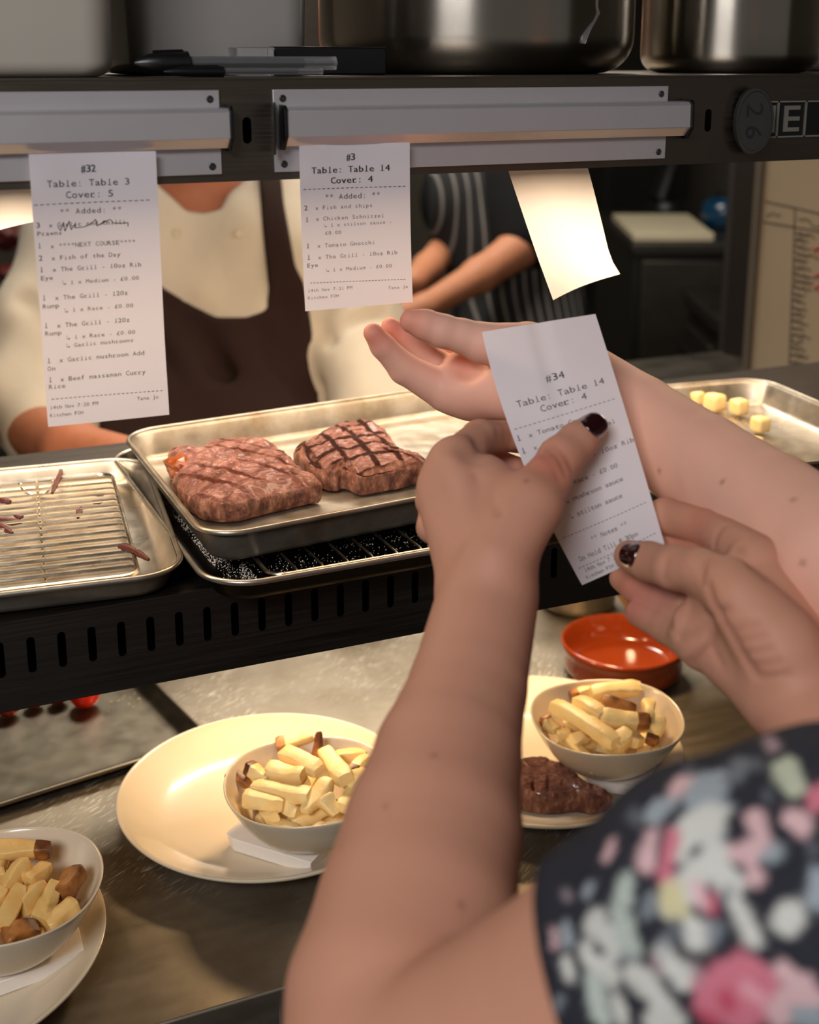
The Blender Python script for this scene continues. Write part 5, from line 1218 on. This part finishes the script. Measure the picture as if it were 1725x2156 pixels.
# direction so that horizontals fall at the slope seen in the photo
best = None
for dg in range(-90, 90):
    dv = np.array([math.cos(math.radians(dg)), math.sin(math.radians(dg)), 0]); u0, v0, _ = proj(B0); u1, v1, dd = proj(B0 + dv * .12)
    if dd > 1 and u1 > u0:
        e = abs((v1 - v0) / (u1 - u0) - .21)
        if best is None or e < best[0]: best = (e, dv)
dB = best[1]; Zv = np.array([0, 0, 1.])
wb = thing('whiteboard', 'cream menu whiteboard with handwritten columns on the right', 'whiteboard', tuple(B0 - Zv * .33))
def bp(x, z, off=0):
    nb = np.cross(dB, Zv); nb = nb if nb @ FW < 0 else -nb
    return B0 + dB * x + Zv * z + nb * off
nbv = bp(0, 0, 1) - bp(0, 0)
b = MB(); b.loft([[bp(x, z, o_) for x, z in ((0, -.36), (.42, -.36), (.42, .45), (0, .45))] for o_ in (-.012, 0)]); par(b.build('board_panel', M['board_white'], None, False), wb)
b = MB(); b.loft([[bp(x, z, o_) for x, z in ((-.016, -.36), (0, -.36), (0, .45), (-.016, .45))] for o_ in (-.016, .006)]); par(b.build('board_frame', M['frame_grey'], None, False), wb)
def bxy(u, v):   # pixel on the board plane -> board x, z
    r = at(u, v, 1) - CAM; t_ = ((B0 - CAM) @ nbv) / (r @ nbv); p = CAM + r * t_ - B0; return p @ dB, p[2]
b = MB()
def bl_(pts, w=.0012):
    q = [bxy(*p) for p in pts]; strokes(b, q, w, lambda x, z: bp(x, z, .0008))
bl_([(1611, 424), (1672, 437), (1740, 453)]); bl_([(1607, 467), (1660, 476), (1740, 490)]); bl_([(1675, 440), (1671, 560), (1665, 700), (1662, 775)])
rr2 = random.Random(4)
def scrawl(u0, v0, u1, v1, n, amp):
    pts = []
    for i in range(n): q = i / (n - 1); pts.append((u0 + (u1 - u0) * q, v0 + (v1 - v0) * q + rr2.uniform(-amp, amp)))
    bl_(pts, .0010)
scrawl(1614, 458, 1645, 448, 9, 6); scrawl(1682, 462, 1735, 478, 12, 7)
for k in range(21):
    v = 489 + k * 14.2; u = 1676 - k * .62; L = rr2.uniform(24, 52); scrawl(u, v, u + L, v + L * .24, int(L / 3.2), 4.2); scrawl(u + 1, v + 2, u + L * .7, v + 2 + L * .17, int(L / 4), 3.2)
par(b.build('handwriting', M['marker'], None, False), wb)
b = MB()
for u, v in ((1712, 520), (1716, 575), (1714, 600)): q = [bxy(u + a, v + c) for a, c in ((0, 0), (18, 4), (2, 8), (18, 12))]; strokes(b, q, .0022, lambda x, z: bp(x, z, .001))
par(b.build('pink_mark', M['pinkmark'], None, False), wb)
dfp = [at(1552, 300, 2.05), at(1597, 300, 2.02)]
b = MB(); w0 = dfp[0]; w1 = dfp[1]; b.loft([[(p[0] + o_ * .05, p[1] + o_ * .08, z) for o_ in (0, 1) for p in ((w0, w1) if o_ == 0 else (w1, w0))] for z in (0, 2.7)]); o = b.build('trim_1', M['frame_dark'], None, False); tag(o, None, kind='structure')
p = onZ(1700, 870, 1.1); boxthing('side_cabinet', 'grey steel cabinet top standing under the whiteboard', 'cabinet', 1.02, 1.75, 1.43, 1.72, 0, 1.08, M['appl'])
# ================================================================== LIGHT
def area(name, loc, rot, sx, sy, e, c, spread=180):
    l = bpy.data.lights.new(name, 'AREA'); l.shape = 'RECTANGLE'; l.size = sx; l.size_y = sy; l.energy = e; l.color = c; l.spread = math.radians(spread)
    o = bpy.data.objects.new(name, l); COL.objects.link(o); o.location = loc; o.rotation_euler = rot; return o
WARM = (1, .75, .52)
area('upper_heat_lamp_front_light', (.40, .945, 1.476), (math.radians(0), 0, 0), 1.2, .04, 3.5, WARM)
area('upper_heat_lamp_back_light', (.40, 1.13, 1.472), (math.radians(38), 0, 0), 1.2, .05, 5.4, (1, .80, .60))
for x, e_ in BULBS: area('lower_heat_lamp_light', (x, 1.04, ZL0 - .022), (0, 0, 0), .04, .04, e_, (1, .70, .40))
area('room_light', (-1.0, -.75, 2.45), (math.radians(46), 0, math.radians(-44)), .9, .5, 31, (.97, .96, 1))
area('kitchen_fill_light', (.9, 2.4, 2.6), (0, 0, 0), 1.2, .5, 40, (1, .9, .76))  # unseen lamp, added to brighten the cook and the back
for k, (x, y) in enumerate(((-1.0, -.75), (.9, 2.4))):
    th = thing('ceiling_light', ('flat ceiling light panel over the guest side', 'added ceiling light panel, out of view, over the cooking side')[k], 'light', (x, y, 2.66), 0)
    b = MB(); b.box(-.62, .62, -.32, .32, 0, .04); b.build('housing', M['appl'], th, False)
    b = MB(); b.box(-.6, .6, -.3, .3, -.004, -.0005); b.build('diffuser', M['diff'], th, False)
w = bpy.data.worlds.new('world'); bpy.context.scene.world = w; w.use_nodes = True
w.node_tree.nodes['Background'].inputs[0].default_value = (.75, .72, .7, 1); w.node_tree.nodes['Background'].inputs[1].default_value = .2
# ================================================================== CAMERA
cam = bpy.data.cameras.new('camera'); co = bpy.data.objects.new('camera', cam); COL.objects.link(co)
cam.sensor_fit = 'VERTICAL'; cam.sensor_height = 36; cam.lens = F / 2156 * 36; cam.shift_y = -(1078 - CY) / 2156
cam.clip_start = .02; cam.dof.use_dof = True; cam.dof.focus_distance = .94; cam.dof.aperture_fstop = 5.6
co.matrix_world = MBR(((RV[0], UP[0], -FW[0], 0), (RV[1], UP[1], -FW[1], 0), (RV[2], UP[2], -FW[2], CAM[2]), (0, 0, 0, 1)))
sc = bpy.context.scene; sc.camera = co
sc.view_settings.view_transform = 'Standard'; sc.view_settings.look = 'None'; sc.view_settings.gamma = 1; sc.view_settings.exposure = 0; sc.view_settings.use_curve_mapping = False

GRP = {'plate': 'dinner plates on the counter', 'bowl': 'chip bowls on the plates', 'ticket': 'order tickets', 'tray': 'steel trays', 'steak': 'grilled steaks', 'napkin': 'napkins under the bowls', 'pot': 'steel pots', 'tub': 'plastic tubs', 'light': 'ceiling lights'}
for o in bpy.data.objects:
    if o.parent is None and o.get('category') in GRP and not o.get('group'): o['group'] = GRP[o['category']]
